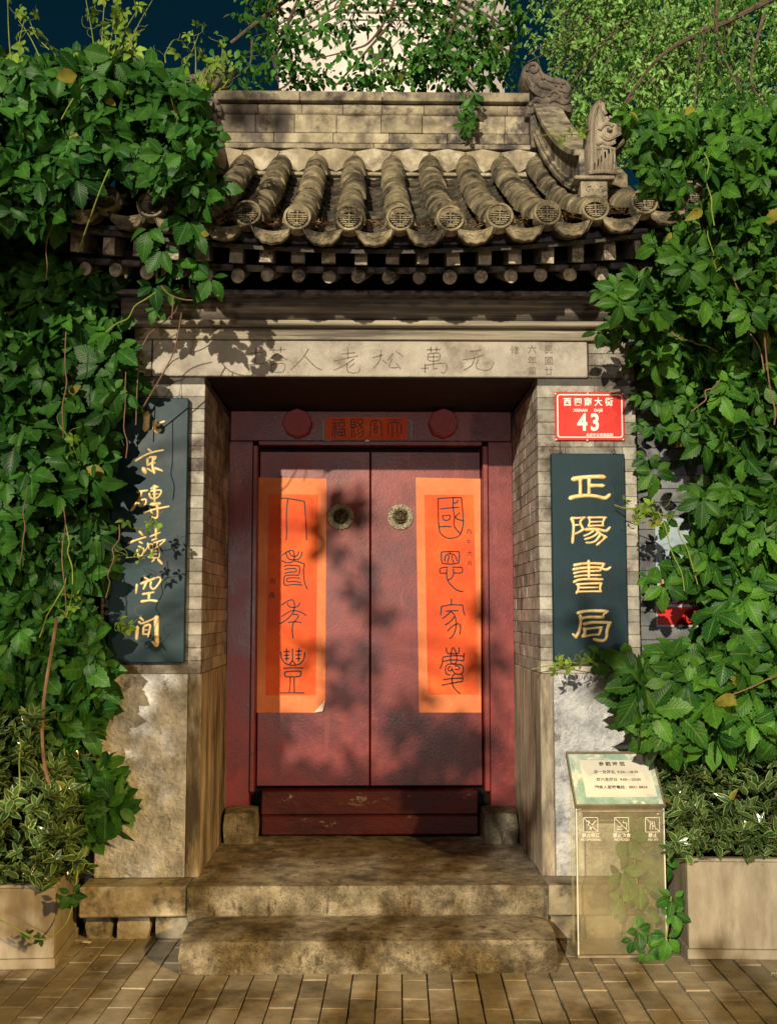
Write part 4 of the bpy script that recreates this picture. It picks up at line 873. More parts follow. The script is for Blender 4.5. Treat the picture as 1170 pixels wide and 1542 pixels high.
# header banner
HY = FY-.0255
bn = thing('paper_banner', 'small horizontal red paper banner with four black characters above the door', 'paper banner', P(551,663,HY))
sheet([(491,628),(613,628),(612.5,662),(491,661)], HY, .0012, 'red_sheet', M['paper'], bn)
BQ = [[[(130,108),(198,106)],[(125,150),(200,148)],[(165,150),(168,338)],[(142,175),(145,250),(132,318)],[(185,175),(190,250),(200,315)],[(215,108),(298,108)],[(222,140),(295,140)],[(295,140),(295,190)],[(295,190),(222,190)],[(222,190),(222,140)],[(222,225),(298,222)],[(298,222),(298,312)],[(298,312),(222,312)],[(222,312),(222,225)],[(222,268),(298,266)],[(262,225),(262,312)]],
 [[(378,105),(438,103)],[(438,103),(436,200)],[(436,200),(378,200)],[(378,200),(378,105)],[(378,135),(437,135)],[(378,168),(437,168)],[(392,200),(388,340)],[(415,200),(418,270),(430,338)],[(470,100),(530,100),(528,140),(500,165),(470,145),(470,100)],[(500,165),(445,215)],[(488,170),(520,200),(540,250),(525,310),(480,342)],[(520,200),(450,255)],[(530,250),(455,300)],[(496,128),(504,132)]],
 [[(700,90),(702,118)],[(625,325),(635,230),(640,140),(670,120),(740,120),(772,140),(775,230),(785,325)],[(680,150),(720,150)],[(682,150),(682,260),(715,270),(722,235),(682,235)],[(682,180),(722,185),(718,212),(682,212)]],
 [[(862,108),(1035,106)],[(947,106),(948,140)],[(862,290),(868,170),(900,142),(1000,142),(1028,170),(1035,230),(1025,290)],[(915,150),(918,240),(918,330)],[(980,150),(982,240),(990,328)]]]
for ch in BQ:
    m = MB()
    for st in px_strokes(ch, 485, 620, 8.667, HY-.001): ribbon(m, st, .0050, HY-.0010)
    m.build('character', M['ink'], bn)
m = MB()
for a in (((486,632),(488,632),(488,663),(486,663)),((489,662.2),(500,662.2),(500,664),(489,664)),((614,632),(621,632),(621,633.6),(614,633.6)),((618.5,634),(620.3,634),(620.3,661),(618.5,661))): 
    q = [(P(*p,HY)[0], P(*p,HY)[2]) for p in a]; m.prism(q, 1, HY+.0012, HY+.0030)
tag(m.build('paper_residue', M['frame']), 'torn remains of old tape around the red banner', 'tape')

# hanging name boards
def name_board(label, x0, x1, z0, z1, chars, wscale):
    t = thing('name_board', label, 'sign board', ((x0+x1)/2, -.02, z0), 'name boards hung on the piers')
    b = MB(); b.box(x0, x1, -.040, -.008, z0, z1, .004); b.build('board', M['board'], t)
    for strokes, ox, oy, s, in chars:
        m = MB()
        for w, st in strokes:
            pts = px_strokes([st], ox, oy, s, -.041)[0]; ww = 2*w/s/F*5.01*wscale
            brush(m, pts, ww, -.0402, min(.0065, ww*.42))
        m.build('gilt_character', M['gold'], t, smooth=True)
    for dx in (.045, -.045):
        x = (x0+dx) if dx > 0 else (x1+dx); m = MB(); N = 12
        m.tube([(x+.008*math.cos(2*math.pi*k/N), -.022, z1+.009+.008*math.sin(2*math.pi*k/N)) for k in range(N+1)], .0016, 5, cap=False); m.tube([(x,-.02,z1+.016),(x+.002,-.006,z1+.10)], .001, 4); m.build('hanging_eye', M['iron'], t)
    return t
zheng = [(38,[(150,255),(340,222),(600,210),(705,218)]),(31,[(275,260),(280,400),(276,530)]),(31,[(435,250),(433,380),(435,530)]),(33,[(450,372),(600,370),(690,370)]),(34,[(100,595),(200,565),(400,548),(560,560),(700,592),(755,575),(800,535)])]
yang = [(22,[(120,950),(240,950),(365,940)]),(28,[(125,960),(155,1060),(155,1200),(140,1390)]),(24,[(330,950),(280,1020),(300,1090),(335,1150)]),(24,[(335,1150),(260,1200),(180,1235)]),(15,[(170,1080),(275,1068)]),(20,[(420,945),(570,940),(740,940)]),(20,[(438,950),(445,1030),(420,1098)]),(20,[(715,945),(682,1030),(680,1090)]),(15,[(450,1020),(680,1012)]),(18,[(430,1092),(560,1083),(690,1087)]),(27,[(380,1155),(480,1148),(600,1150),(735,1180),(805,1120)]),(19,[(510,1180),(430,1235),(345,1268)]),(21,[(590,1215),(500,1285),(360,1328)]),(24,[(560,1160),(650,1240),(745,1290)]),(22,[(640,1245),(560,1350),(470,1390),(385,1390)]),(23,[(725,1295),(660,1360),(575,1430)])]
shu = [(23,[(397,110),(400,250),(400,385)]),(23,[(158,178),(300,152),(500,147),(655,157)]),(22,[(145,248),(300,222),(560,215),(680,252),(755,215)]),(17,[(645,165),(590,265)]),(19,[(155,312),(300,282),(580,272)]),(17,[(165,370),(300,347),(595,342)]),(22,[(155,455),(240,418),(400,408),(625,412)]),(19,[(200,497),(400,482),(612,477)]),(22,[(225,500),(225,580),(195,640)]),(20,[(598,485),(585,560),(598,615)]),(14,[(250,550),(550,545)]),(17,[(220,617),(400,612),(605,612)])]
ju = [(26,[(220,970),(330,942),(500,932),(712,942)]),(20,[(700,950),(645,1000),(640,1045)]),(24,[(275,1062),(400,1037),(640,1042)]),(27,[(257,1020),(264,1120),(235,1270),(185,1375)]),(22,[(190,1370),(135,1320)]),(25,[(322,1150),(450,1127),(600,1125),(760,1127)]),(27,[(738,1140),(702,1260),(690,1375),(640,1425),(560,1422),(485,1405)]),(26,[(322,1230),(332,1300),(295,1360)]),(20,[(335,1238),(500,1217),(618,1208)]),(23,[(602,1218),(572,1325)]),(20,[(305,1360),(450,1332),(575,1327)])]
name_board('dark board on the right pier with four gilt characters hung below the red number plate', .842, 1.186, 1.206, 2.178, [(zheng,850,700,11.86),(yang,850,700,11.86),(shu,850,835,11.01),(ju,850,835,11.01)], 1.18)
bei = [(38,[(250,115),(250,200),(238,290)]),(22,[(355,205),(350,285),(380,318),(420,305)]),(15,[(390,245),(430,215),(470,202)])]
jing = [(12,[(278,542),(320,575)]),(13,[(125,680),(250,607),(370,567),(460,553)]),(15,[(265,660),(266,730)]),(12,[(290,640),(372,634),(330,690),(275,738)]),(18,[(340,650),(327,740),(350,830)]),(8,[(360,705),(260,740)]),(24,[(217,780),(240,825)]),(10,[(265,775),(330,820)]),(14,[(362,772),(445,805)])]
zhuan = [(14,[(145,1062),(262,1045)]),(17,[(190,1065),(160,1150),(65,1285)]),(13,[(168,1160),(160,1230),(235,1220),(245,1155),(172,1165)]),(14,[(315,1018),(395,1002)]),(15,[(345,990),(392,1003)]),(16,[(352,995),(355,1205)]),(12,[(287,1082),(312,1140),(392,1130),(432,1045),(305,1052)]),(8,[(330,1090),(400,1085)]),(20,[(315,1215),(415,1203)]),(13,[(220,1312),(330,1280),(525,1240)]),(12,[(292,1258),(325,1332)]),(14,[(382,1205),(386,1375),(305,1360)])]
du = [(15,[(172,48),(205,88)]),(14,[(40,183),(140,145),(245,113)]),(12,[(168,170),(203,190)]),(9,[(157,225),(195,240)]),(13,[(142,272),(155,360)]),(11,[(152,275),(220,252),(200,330),(162,345)]),(8,[(205,318),(262,240),(265,188)]),(15,[(370,15),(370,115)]),(10,[(302,103),(422,57)]),(10,[(322,150),(380,132)]),(10,[(272,190),(290,258),(370,240),(440,190),(485,143),(400,165),(292,200)]),(8,[(325,190),(330,240)]),(8,[(385,175),(385,225)]),(9,[(320,250),(320,350),(408,358),(400,242)]),(6,[(325,285),(400,280)]),(6,[(325,320),(400,320)]),(11,[(278,355),(350,375),(322,412)]),(14,[(397,388),(442,438)])]
kong = [(12,[(218,597),(290,640)]),(13,[(135,695),(126,795)]),(14,[(188,680),(290,642),(398,607),(425,642),(350,745),(303,718),(310,662)]),(14,[(253,662),(217,745)]),(12,[(208,810),(342,787)]),(16,[(285,797),(281,878)]),(15,[(195,900),(300,887),(385,896)])]
jian = [(12,[(177,1097),(215,1133)]),(13,[(162,1150),(200,1168),(330,1115),(398,1085)]),(27,[(372,1100),(375,1280),(375,1430)]),(14,[(370,1440),(322,1392)]),(19,[(140,1215),(131,1355)]),(14,[(216,1222),(211,1298)]),(13,[(226,1202),(298,1187),(270,1328)]),(7,[(215,1250),(270,1245)]),(8,[(215,1300),(270,1300)])]
name_board('dark board on the left pier with six smaller gilt characters, left edge under creeper leaves', -1.190, -.840, 1.214, 2.434, [(bei,190,610,8.117),(jing,190,610,8.117),(zhuan,190,610,8.117),(du,190,795,8.117),(kong,190,795,8.117),(jian,190,795,8.117)], 1.3)
# house number plate
px0, px1, pz0, pz1 = .868, 1.196, 2.244, 2.474; PY = -.014
pl = thing('number_plate', 'red enamel house number plate reading 43 on the right pier', 'number plate', ((px0+px1)/2, PY, pz0))
def rrect(x0,x1,z0,z1,r,n=5):
    o = []
    for cx, cz, a0 in ((x1-r,z1-r,0),(x0+r,z1-r,90),(x0+r,z0+r,180),(x1-r,z0+r,270)):
        for k in range(n+1): a = R(a0+90*k/n); o.append((cx+r*math.cos(a), cz+r*math.sin(a)))
    return o
m = MB(); solid(m, rrect(px0,px1,pz0,pz1,.008), PY, PY+.010, .002); m.build('plate', M['plate'], pl)
m = MB(); a = rrect(px0+.010,px1-.010,pz0+.012,pz1-.011,.014); b_ = rrect(px0+.0155,px1-.0155,pz0+.0175,pz1-.0165,.010); n = len(a)
m.add([(x,PY-.0006,z) for x,z in a+b_], [(i,(i+1)%n,n+(i+1)%n,n+i) for i in range(n)]); m.build('border_line', M['white'], pl)
def pt(px,py): return P(px,py,PY-.0007)
for s, px in (('西',854),('四',870),('南',885),('大',900.5),('街',916.5)): text('street_name', s, pl, pt(px,606), .041, M['white'], bold=.0012, extrude=.0001, sx=.92)
text('street_name_latin', 'XISINAN', pl, pt(873.5,618), .0190, M['white'], bold=.0006, extrude=.0001, sx=.90)
text('street_name_latin', 'DAJIE', pl, pt(900.5,618), .0190, M['white'], bold=.0006, extrude=.0001, sx=.90)
text('number', '4', pl, pt(876.5,637), .112, M['white'], bold=.0030, extrude=.0001, sx=.82)
text('number', '3', pl, pt(895.5,637), .112, M['white'], bold=.0030, extrude=.0001, sx=.82)
text('small_print', '北京市公安局监制', pl, pt(902.5,655), .0158, M['white'], bold=.0004, extrude=.0001)
for px, py in ((836,593),(937,593),(837,662),(938,662),(884.5,592.5),(884,663)):
    c = pt(px,py); m = MB(); m.ball((c[0],PY-.001,c[2]), (.0042,.003,.0042), 8, 5); m.build('screw', M['white'], pl)

# poster on the wall at right
WY = .112
ps = thing('wall_poster', 'small white and red notice poster half hidden by creeper right of the board', 'poster', P(1030,935,WY))
sheet([(986,782),(1072,778),(1072,944),(988,944)], WY, .004, 'poster_sheet', M['poster'], ps)
sheet([(989,914),(1071,914),(1071,941),(990,941)], WY-.002, .0015, 'red_strip', M['plate'], ps)
m = MB(); a0 = P(993,845,WY)[0]; a1 = P(1066,845,WY)[0]; z0 = zz(910,WY); z1 = zz(848,WY)
a = rrect(a0,a1,z0,z1,.03); b_ = rrect(a0+.010,a1-.010,z0+.010,z1-.010,.022); n = len(a)
m.add([(x,WY-.0015,z) for x,z in a+b_], [(i,(i+1)%n,n+(i+1)%n,n+i) for i in range(n)]); m.build('red_outline', M['plate'], ps)
for k in range(5): text('print_line', '公告栏信息公示内容', ps, P(1030,872+k*8,WY-.002), .022, M['ink'], extrude=.0001)
# ================================================================== notice stand
sy = -.345; sxl, sxr = .878, 1.250; szt = P(870,1213,sy)[2]
st = thing('notice_stand', 'slanted notice lectern on a clear acrylic panel in front of the right pier', 'notice stand', (1.06, -.30, 0))
b = MB(); b.box(sxl, sxr, sy, sy+.008, .012, szt, .002); panel = b.build('acrylic_panel', M['acrylic'], st)
for x in (sxl, sxr): b = MB(); b.box(x-.0025, x+.0025, sy-.002, sy+.012, .010, szt, .001); b.build('panel_edge', M['notice'], st)
for x in (sxl+.012, sxr-.008): b = MB(); b.box(x-.006, x+.006, -.185, -.165, .01, szt+.10, .001); b.build('back_post', M['acrylic'], st)
b = MB(); b.box(sxl-.005, sxr+.005, sy-.01, -.15, 0, .011, .002); b.build('foot_plate', M['frame'], st)
b = MB(); b.box(sxl, sxr, sy-.004, sy+.012, szt-.028, szt-.020, .001); b.build('top_rail', M['frame'], st)
yb_, yt = sy-.012, -.145; zt = P(850,1133,yt)[2]; zb_ = szt-.002
def sp(u, v, off=0):       # point on the slanted top; u 0..1 across, v 0..1 up
    d = Vector((0, yt-yb_, zt-zb_)); n_ = Vector((0,-(zt-zb_), yt-yb_)).normalized()
    return Vector((sxl-.006+(sxr-sxl+.012)*u, yb_, zb_))+d*v+n_*off
def slab(u0,u1,v0,v1,o0,o1,name,mt):
    m = MB(); v = [sp(u,w_,o_) for o_ in (o0,o1) for (u,w_) in ((u0,v0),(u1,v0),(u1,v1),(u0,v1))]; m.add(v, [(0,1,2,3),(4,5,6,7),(0,1,5,4),(1,2,6,5),(2,3,7,6),(3,0,4,7)]); return m.build(name, mt, st)
slab(0,1,0,1,-.016,0,'top_board',M['frame'])
slab(.02,.98,.03,.96,.0008,.002,'green_print',M['green'])
slab(.14,.93,.16,.84,.0026,.0036,'notice_sheet',M['notice'])
for e in ((0,1,-.0,.025),(0,1,.965,1.0)): slab(e[0],e[1],e[2],e[3],.001,.006,'frame_strip',M['frame'])
for e in ((-.0,.016,.026,.964),(.984,1.0,.026,.964)): slab(e[0],e[1],e[2],e[3],.001,.006,'frame_strip',M['frame'])
tilt = math.atan2(zt-zb_, yt-yb_)
for s, u, v, sz in (('參 觀 時 間',.50,.76,.024),('周一至周五  9:30—18:30',.53,.61,.0185),('周六至周日  9:00—20:00',.54,.47,.0185),('殘疾人服務電話：8851 8854',.55,.33,.0185)):
    text('printed_line', s, st, sp(u,v,.0042), sz, M['ink'], rot=(tilt,0,0), extrude=.0001, bold=.0003)
def icon(cx, cz, kind, l1, l2):
    m = MB(); h = .030; Y = sy-.0015
    sq = [(cx-h,cz-h),(cx+h,cz-h),(cx+h,cz+h),(cx-h,cz+h),(cx-h,cz-h)]
    for a, b_ in zip(sq, sq[1:]): ribbon(m, [a,b_], .0024, Y)
    ribbon(m, [(cx-h,cz+h),(cx+h,cz-h)], .0024, Y)
    if kind == 0:
        ribbon(m, [(cx-.020,cz+.012),(cx-.008,cz+.016),(cx,cz-.002),(cx+.004,cz-.014)], .003, Y); ribbon(m, [(cx+.022,cz+.016),(cx+.008,cz+.002),(cx-.004,cz-.012)], .004, Y); ribbon(m, [(cx-.012,cz-.004),(cx-.006,cz+.006),(cx+.008,cz-.010)], .003, Y); ribbon(m, [(cx-.004,cz-.016),(cx+.004,cz-.016)], .008, Y)
    elif kind == 1:
        for k in (0,1,2): ribbon(m, [(cx-.022,cz-.020+k*.007),(cx+.002,cz-.020+k*.007)], .0026, Y)
        ribbon(m, [(cx+.006,cz+.008),(cx+.022,cz+.008)], .0024, Y); ribbon(m, [(cx+.022,cz+.008),(cx+.020,cz-.020)], .0024, Y); ribbon(m, [(cx+.006,cz+.008),(cx+.008,cz+.018)], .0022, Y)
    else:
        for k in (-.012,0,.012): ribbon(m, [(cx+k,cz-.020),(cx+k*.6,cz+.014)], .0026, Y)
    m.build('pictogram', M['notice'], st)
    text('pictogram_caption', l1, st, (cx,Y,cz-.045), .0190, M['notice'], extrude=.0001, bold=.0003); text('pictogram_caption', l2, st, (cx,Y,cz-.062), .0135, M['notice'], extrude=.0001, bold=.0002)
for px, k, a, b_ in ((889,0,'禁止吸煙','NO SMOKING'),(935.5,1,'禁止飲食','NO FOOD'),(982,2,'禁止','NO SN')):
    c = P(px, 1242, sy-.0015); icon(c[0], c[2], k, a, b_)

# ================================================================== planters
def planter(label, cx, cy, w, d, h, rz, hedge_seed):
    t = thing('planter', label, 'planter', (cx,cy,0), 'stone planters on the pavement'); t.rotation_euler = (0,0,rz)
    def part(name, mt, x0,x1,y0,y1,z0,z1,bv=.003):
        m = MB(); m.box(x0,x1,y0,y1,z0,z1,bv); me = m.mesh(name, mt); o = bpy.data.objects.new(name, me); C.objects.link(o); o.parent = t; WL[o.name] = Vector((0,0,0)); return o
    part('front_panel', M['planter'], -w/2, w/2, -d/2, -d/2+.025, .0405, h)
    part('back_panel', M['planter'], -w/2, w/2, d/2-.025, d/2, .0405, h)
    part('side_panel', M['planter'], -w/2+.001, -w/2+.026, -d/2+.026, d/2-.026, .0405, h-.001)
    part('side_panel', M['planter'], w/2-.026, w/2-.001, -d/2+.026, d/2-.026, .0405, h-.001)
    part('base_strip', M['planter'], -w/2-.007, w/2+.007, -d/2-.007, -d/2+.030, 0, .040); part('base_strip', M['planter'], -w/2-.007, w/2+.007, d/2-.030, d/2+.007, 0, .040); part('base_strip', M['planter'], -w/2-.007, -w/2+.03, -d/2+.0305, d/2-.0305, 0, .040); part('base_strip', M['planter'], w/2-.03, w/2+.007, -d/2+.0305, d/2-.0305, 0, .040); hm = .04+(h-.04)*.55
    for s in (-1,1): part('rim', M['planter'], -w/2-.005, w/2+.005, s*(d/2-.0125)-.020, s*(d/2-.0125)+.020, h+.0005, h+.014)
    for s in (-1,1): part('rim', M['planter'], s*(w/2-.0125)-.019, s*(w/2-.0125)+.019, -d/2+.034, d/2-.034, h+.0005, h+.0135)
    part('soil', M['soil'], -w/2+.028, w/2-.028, -d/2+.028, d/2-.028, .1, h-.04)
    return t
plh = P(1045,1300,-.404)[2]; plh2 = P(78,1340,-.483)[2]
planter('pale stone planter on the right pavement beside the notice stand, full of variegated hedge', 1.348+.50, -.404+.23, 1.0, .44, plh, R(-3), 1)
planter('pale stone planter at the left edge with a creeper shoot trailing over its front', -1.292-.50, -.483+.23, 1.0, .44, plh2, R(3), 2)

# ================================================================== plants
def leaflet(m, uvs, base, d, n_, L, W, seg=7, droop=.25, fold=.22, serr=.06, rr=rnd, acr=2, shape=.82):
    # a leaf blade from base along d, face normal n_, length L, width W
    d = d.normalized(); side = d.cross(n_).normalized(); n_ = side.cross(d).normalized()
    v = []; f = []; cols = 2*acr+1; b0 = len(m.v)
    for i in range(seg+1):
        t = i/seg; w = W*.5*(math.sin(math.pi*min(1,t**shape)))**(.85 if shape > .9 else .75)*(1.08-.25*t) if 0 < t < 1 else .0006
        c = base+d*(L*t)-n_*(droop*L*t*t)
        for j in range(cols):
            u = (j-acr)/acr; e = 1+(serr*(1 if i % 2 else -1) if abs(u) == 1 else 0)
            v.append(c+side*(w*u*e)+n_*(fold*abs(u)*w-(.06*w*(1 if i%2 else -1))*(abs(u) < .99 and abs(u) > .01)))
            uvs.append((t, u))
    for i in range(seg):
        for j in range(cols-1): f.append((i*cols+j, i*cols+j+1, (i+1)*cols+j+1, (i+1)*cols+j))
    m.add(v, f)
def compound_mesh(seed, n=5, size=1.0, seg=8, acr=2, young=False, mats=None):
    rr = random.Random(seed); m = MB(); uvs = []
    angs = {5:(0,56,-56,116,-116), 3:(0,62,-62), 4:(0,50,-55,105)}[n]
    for k, a in enumerate(angs):
        a = R(a+rr.uniform(-10,10)); L = size*(.135,.120,.120,.085,.085)[k]*rr.uniform(.88,1.12); W = L*rr.uniform(.56,.70)
        d = Vector((math.sin(a), -.12+rr.uniform(-.2,.2), -math.cos(a))); n_ = Vector((rr.uniform(-.45,.45), -1, rr.uniform(-.2,.5)))
        leaflet(m, uvs, d.normalized()*.016*size, d, n_, L, W, seg, rr.uniform(-.05,.6), rr.uniform(.02,.42), .10, rr, acr, 1.08)
    m.uv = uvs; return m.mesh('leaf', mats or M['leaf'], smooth=True, fix=False)
def append_mesh(m, uvs, me, loc, rot, sc_):
    mt = Matrix.Translation(loc) @ Euler(rot).to_matrix().to_4x4() @ Matrix.Scale(sc_, 4)
    b = len(m.v); m.v += [tuple(mt @ v.co) for v in me.vertices]
    for p in me.polygons: m.f.append(tuple(i+b for i in p.vertices)); m.m.append(0)
    uvm = [None]*len(me.vertices); ul = me.uv_layers[0].data
    for p in me.polygons:
        for li, vi in zip(p.loop_indices, p.vertices): uvm[vi] = tuple(ul[li].uv)
    uvs += [u or (0,0) for u in uvm]
def inside(x, y, poly):
    c = False; n = len(poly)
    for i in range(n):
        x1, y1 = poly[i]; x2, y2 = poly[i-1]
        if (y1 > y) != (y2 > y) and x < (x2-x1)*(y-y1)/(y2-y1)+x1: c = not c
    return c
def build_vine(root, polys, matl, seed, n_obj=290):
    rr = random.Random(seed)
    hi = [compound_mesh(seed*10+k, 5 if k % 4 else 3, 1, 13, 2, mats=matl) for k in range(8)]
    lo = [compound_mesh(seed*10+50+k, 5, 1, 4, 1, mats=matl) for k in range(6)]
    objs = []; m = MB(); uvs = []
    for poly, ya, yb, n_front, n_back, smin, smax in polys:
        xs = [p[0] for p in poly]; ys = [p[1] for p in poly]
        def sample():
            while True:
                x, y = rr.uniform(min(xs),max(xs)), rr.uniform(min(ys),max(ys))
                if inside(x,y,poly): return x, y
        for k in range(n_front):
            x, y = sample(); Y = ya+(yb-ya)*rr.random()**2.2*.6
            objs.append((P(x,y,Y), (rr.uniform(-.95,.6), rr.gauss(0,.6), rr.gauss(.0,.7)), rr.uniform(smin,smax), x, y))
        for k in range(n_back):
            x, y = sample(); Y = ya+(yb-ya)*(.3+.7*rr.random())
            append_mesh(m, uvs, rr.choice(lo), P(x,y,Y), (rr.uniform(-.9,.5), rr.gauss(0,.8), rr.gauss(0,.7)), rr.uniform(smin,smax))
    vis = [o_ for o_ in objs if -40 < o_[3] < 1210]; vis.sort(key=lambda o_: o_[0][1]); keep = vis[:n_obj]; ks = set(id(o_) for o_ in keep)
    for p, r_, s_, _, _ in keep: inst('leaf', rr.choice(hi), root, p, r_, (s_,s_,s_))
    for o_ in objs:
        if id(o_) not in ks: append_mesh(m, uvs, rr.choice(hi[:4] if o_[0][1] < -.2 else lo), o_[0], o_[1], o_[2])
    m.uv = uvs; xs = Vector(WL[root.name]); me = m.mesh('leaf', matl, smooth=True, center=tuple(xs), fix=False)
    o = inst('leaf', me, root, xs); o['kind'] = 'stuff'
    return hi
def stems(root, lines, mt, r, name='stem', sub=4):
    for l in lines:
        m = MB(); m.tube([Vector(p) for p in smooth_line(l, sub)], r, 5); m.build(name, mt, root, smooth=True)
def wander(p0, p1, n, amp, rr):
    return [tuple(p0[a]+(p1[a]-p0[a])*i/n+(rr.uniform(-amp,amp) if 0 < i < n else 0) for a in range(3)) for i in range(n+1)]
# left creeper
lv = thing('creeper', 'dense green creeper covering the wall left of the gateway and the left roof edge', 'creeper', (-1.5,-.2,0), 'creepers on the wall')
polyA = [(-120,95),(20,88),(60,100),(100,90),(150,80),(200,95),(250,105),(290,140),(310,190),(322,240),(312,270),(290,300),(270,285),(255,300),(240,265),(190,262),(130,262),(100,300),(90,330),(-120,350)]
polyB = [(-120,350),(100,350),(135,390),(140,420),(160,450),(175,500),(190,520),(195,560),(200,590),(185,610),(160,640),(170,690),(155,740),(145,800),(150,850),(130,890),(140,960),(140,1010),(-120,1010)]
polyC = [(-120,1000),(140,1000),(160,1030),(145,1070),(125,1100),(150,1140),(180,1170),(200,1200),(175,1230),(140,1250),(105,1250),(70,1230),(-60,1200)]
hiL = build_vine(lv, [(polyA,-.88,-.50,330,620,.38,.85),(polyB,-.30,-.02,360,820,.42,1.05),(polyC,-.27,-.06,85,200,.65,1.3)], M['leaf'], 3)
rr = random.Random(8)
for (px,py,Y,s_) in [(232,430,-.35,.7),(285,428,-.62,.75),(318,418,-.62,.7),(300,395,-.62,.6),(262,400,-.62,.65),(245,375,-.70,.7),(225,345,-.72,.8),(285,330,-.72,.85),(310,300,-.74,.85),(325,200,.4,.6),(236,465,-.3,.45),(262,440,-.38,.5),(330,285,-.72,.7),(300,350,-.72,.6)]:
    inst('leaf', rr.choice(hiL), lv, P(px,py,Y), (rr.uniform(-.4,.3),rr.gauss(0,.4),rr.gauss(0,.4)), (s_,)*3)
stems(lv, [[P(274,470,-.45),P(268,505,-.4),P(255,600,-.47),P(237,640,-.46),P(212,600,-.45)][:2]+[P(258,540,-.35),P(213,618,-.22)]], M['vinewood'], .0035)
stems(lv, [[P(243,430,-.6),P(258,445,-.6),P(290,452,-.6),P(315,440,-.6),P(330,446,-.6)],[P(262,445,-.6),P(259,480,-.58)],[P(275,428,-.40),P(264,470,-.3),P(215,520,-.22),P(205,640,-.2)]], M['vinewood'], .0028)
stems(lv, [[P(86,930,-.46),P(80,970,-.47),P(66,1060,-.48),P(66,1140,-.48),P(80,1200,-.46)]], M['vinewood'], .0065)
stems(lv, [wander(P(100,500,-.46),P(96,660,-.46),6,.01,rr), wander(P(42,730,-.46),P(30,850,-.46),6,.01,rr), wander(P(190,560,-.46),P(190,690,-.46),6,.01,rr), wander(P(180,790,-.46),P(160,900,-.46),6,.012,rr), wander(P(95,760,-.47),P(100,930,-.47),6,.012,rr), wander(P(85,300,-.88),P(70,420,-.6),6,.02,rr)], M['vinewood'], .0024)
stems(lv, [[P(150,60,-.8),P(138,110,-.85),P(110,150,-.88),P(93,180,-.9)],[P(165,255,-.88),P(150,290,-.88),P(118,380,-.7)],[P(330,85,-.5),P(312,110,-.6),P(290,160,-.78)],wander(P(228,350,-.72),P(236,420,-.62),5,.01,rr),wander(P(160,500,-.46),P(235,440,-.55),5,.01,rr),wander(P(100,790,-.48),P(110,880,-.48),6,.01,rr),wander(P(100,870,-.48),P(60,960,-.48),6,.01,rr),wander(P(28,1200,-.5),P(22,1100,-.5),5,.02,rr),[P(118,1310,-.5),P(108,1370,-.55),P(92,1400,-.58),P(60,1415,-.60),P(20,1395,-.60),P(0,1385,-.60)]], M['vinegreen'], .0028)
# pale young shoots standing against the sky
ym = [compound_mesh(900+k, 5, .45, 6, 1, mats=M['leaf_young']) for k in range(4)]
def shoot(root, pts, nl, rr, s0=.5, s1=1.0, r=.0028):
    m = MB(); pl_ = smooth_line(pts, 5); m.tube([Vector(p) for p in pl_], [r*(1.2-.9*i/len(pl_)) for i in range(len(pl_))], 5); m.build('stem', M['vinegreen'], root, smooth=True)
    for k in range(nl):
        t = rr.uniform(.1,1)*(len(pl_)-1); p = Vector(pl_[int(t)]); s = s0+(s1-s0)*(1-t/len(pl_)); q = p+Vector((rr.uniform(-.05,.05),rr.uniform(-.03,.03),rr.uniform(-.02,.04)))
        inst('young_leaf', rr.choice(ym), root, q, (rr.uniform(-1.4,.4),rr.gauss(0,1),rr.gauss(0,.8)), (s,s,s))
    for k in range(max(2,nl//3)):      # tendrils
        p = Vector(pl_[rr.randrange(len(pl_))]); a = rr.uniform(0,6.28); m = MB(); q = [p]
        for i in range(6): a += rr.uniform(.2,.9)*(1 if k%2 else -1); q.append(q[-1]+Vector((math.cos(a)*.014,rr.uniform(-.006,.006),abs(math.sin(a))*.014)))
        m.tube(q, .0009, 4); m.build('tendril', M['vinegreen'], root)
for px, py, tx, ty, n in [(20,120,12,-20,9),(30,110,40,20,7),(60,85,28,30,6),(145,100,128,-10,9),(152,95,160,-20,14),(160,95,180,-15,14),(168,95,170,10,10),(190,85,230,0,7),(178,75,215,5,7),(75,75,45,30,6),(205,85,185,40,5),(270,110,300,50,7),(295,115,290,45,8),(315,110,335,70,10),(300,140,340,95,8),(325,140,352,100,8),(250,95,262,60,4)]:
    Y = -.72 if px < 250 else -.55
    a, b_ = P(px,py,Y), P(tx,ty,Y); mid = tuple((a[i]+b_[i])/2+rr.uniform(-.02,.02) for i in range(3)); shoot(lv, [a,mid,b_], max(3,int(n*.65)), rr, .4, .95, .0026)
for px, py, tx, ty, n in [(200,795,232,785,5),(190,840,225,835,4),(175,950,215,925,4),(90,640,120,700,5),(100,930,110,870,5)]:
    a, b_ = P(px,py,-.30), P(tx,ty,-.30); mid = tuple((a[i]+b_[i])/2+rr.uniform(-.02,.02) for i in range(3)); shoot(lv, [a,mid,b_], n, rr, .35, .8, .0018)
for (px,py,s_) in [(108,1345,.5),(100,1352,.4),(62,1412,.25),(40,1405,.22)]: inst('leaf', rr.choice(hiL), lv, P(px,py,-.56), (rr.uniform(-.3,.3),rr.gauss(0,.4),0), (s_,)*3)

